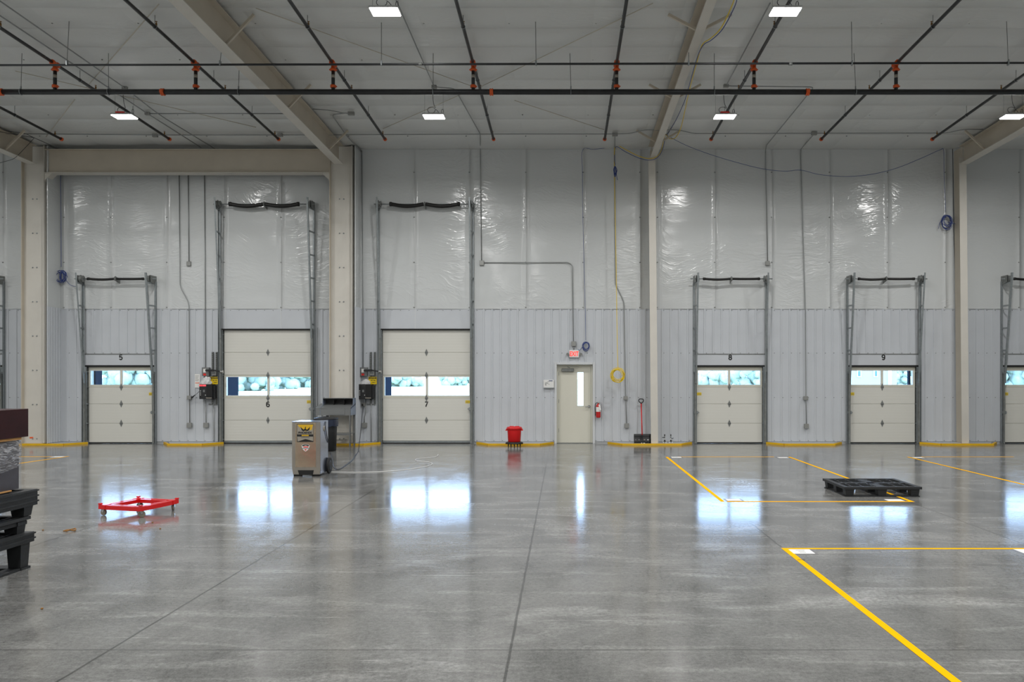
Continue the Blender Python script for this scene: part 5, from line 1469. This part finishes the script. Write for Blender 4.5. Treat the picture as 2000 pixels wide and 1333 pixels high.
# ------------------------------------------------------------------ outside the windows
B(-180, 180, D+.34, 420, -.35, -.3).build('grass_ground', M['grass'], None, 'pale overexposed ground outside seen through the door windows', 'ground')['kind'] = 'structure'
def shelter(x, y0, y1, label, m, z0=-.2, z1=3.2, t=.05):
    B(x, x+t, y0, y1, z0, z1).build('dock_shelter', m, None, label, 'dock shelter', 'blue dock shelter panels')
shelter(-12.93, D+.30, D+.62, 'blue dock shelter panel seen through the left pane of door number 5', M['blueext'])
shelter(-9.32, D+.31, D+1.10, 'blue shelter panel seen through the left pane of door number 6', M['blueext'])
shelter(-4.96, D+.31, D+1.10, 'blue shelter panel seen through the left pane of door number 7', M['blueext'])
shelter(9.50, D+.31, D+.42, 'narrow dark blue shelter panel seen through the right pane of door number 9', M['blueext'])
# house
hx0, hx1, hy = X(1640, 62), X(1752, 62), 62
root = empty('house', ((hx0+hx1)/2, hy, -.3), 'pale house with white framed windows seen through door number 9', 'house')
B(hx0, hx1, hy, hy+8, -.3, 5.2).build('wall', M['house'], root)
MB().prism([(hx0-.4, hy-.4, 5.2), (hx1+.4, hy-.4, 5.2), ((hx0+hx1)/2, hy-.4, 7.5)], (0,9,0)).build('roof', M['desk'], root)
B(X(1734,hy), X(1741,hy), hy-.08, hy-.01, -.3, 5.2).build('corner_board', M['white'], root)
for px in (1677.5, 1710):
    wf = B(X(px-4,hy), X(px+4,hy), hy-.08, hy-.01, Z(737,hy), Z(724,hy)).build('window', M['white'], root)
    B(X(px-2.4,hy), X(px+2.4,hy), hy-.10, hy-.08, Z(735.5,hy), Z(725,hy)).build('pane', M['blueext2'], wf)
# trees
def tree(x, y, h, r, seed, label, thin=False):
    root = empty('tree', (x, y, -.3), label, 'tree', 'pale trees far outside')
    rnd = random.Random(seed); q = MB()
    for k in range(90):
        a = rnd.uniform(0, 2*PI); rr = r*rnd.uniform(0,.8); zz = h*rnd.uniform(.0,.95)
        c = Vector((x+rr*math.cos(a), y+rr*math.sin(a), zz)); s_ = r*rnd.uniform(.22,.42)
        nb = 9; vs = []; s_ *= .55
        for j in range(5):
            th = PI*(j+.5)/5
            for i in range(nb):
                ph = 2*PI*i/nb; rad = s_*(1+rnd.uniform(-.22,.22))
                vs.append(c+Vector((rad*math.sin(th)*math.cos(ph), rad*math.sin(th)*math.sin(ph), rad*math.cos(th))))
        fs = [(j*nb+i, j*nb+(i+1) % nb, (j+1)*nb+(i+1) % nb, (j+1)*nb+i) for j in range(4) for i in range(nb)] + [tuple(range(nb)), tuple(4*nb+i for i in range(nb))]
        q.quadmesh(vs, fs, True)
    q.build('crown', M['leaf'], root)
    MB().cyl((x, y, -.3), (x, y, h*.6), r*.07, 8, r*.04).build('trunk', M['bark'], root)
tree(X(492,110), 110, 4.6, 4.0, 1, 'pale tree beyond the left pane of door number 6')
tree(X(545,125), 125, 4.2, 4.0, 2, 'pale tree beyond the middle bar of door number 6')
tree(X(590,140), 140, 3.8, 4.5, 3, 'pale tree beyond the right pane of door number 6')
tree(X(270,150), 150, 5, 7, 4, 'pale tree beyond the right pane of door number 5')
tree(X(790,150), 150, 1.6, 4, 5, 'low pale hedge tree beyond the left pane of door number 7')
tree(X(892,165), 165, 1.6, 4, 6, 'low pale hedge tree beyond the right pane of door number 7')
tree(X(1468,70), 70, 3.0, 2.0, 7, 'pale blue green tree beyond the right pane of door number 8')
tree(X(1400,150), 150, 2.0, 5.0, 8, 'low pale tree beyond the left pane of door number 8')
tree(X(1762,80), 80, 3.6, 1.5, 9, 'leafy tree beyond the right pane of door number 9')
tree(X(1990,120), 120, 5, 5, 10, 'pale tree beyond the window of door number 10')

# ------------------------------------------------------------------ world, camera, render settings
wd = bpy.data.worlds.new('daylight'); bpy.context.scene.world = wd; wd.use_nodes = True
bg = wd.node_tree.nodes['Background']
bg.inputs['Color'].default_value = (.42, .63, 1.0, 1); bg.inputs['Strength'].default_value = 12.0
cam = bpy.data.cameras.new('camera'); co = bpy.data.objects.new('camera', cam); C.objects.link(co)
co.location = (0, 0, CH); co.rotation_euler = (PI/2, 0, 0)
cam.sensor_width = 36; cam.lens = F/2000*36; cam.shift_x = -(VX-1000)/2000; cam.shift_y = (VY-666.5)/2000
cam.clip_end = 1000; cam.clip_start = .05
bpy.context.scene.camera = co
vs_ = bpy.context.scene.view_settings
bpy.context.scene.display_settings.display_device = 'sRGB'
vs_.view_transform = 'Standard'; vs_.look = 'None'; vs_.gamma = 1; vs_.exposure = 0.0; vs_.use_curve_mapping = False
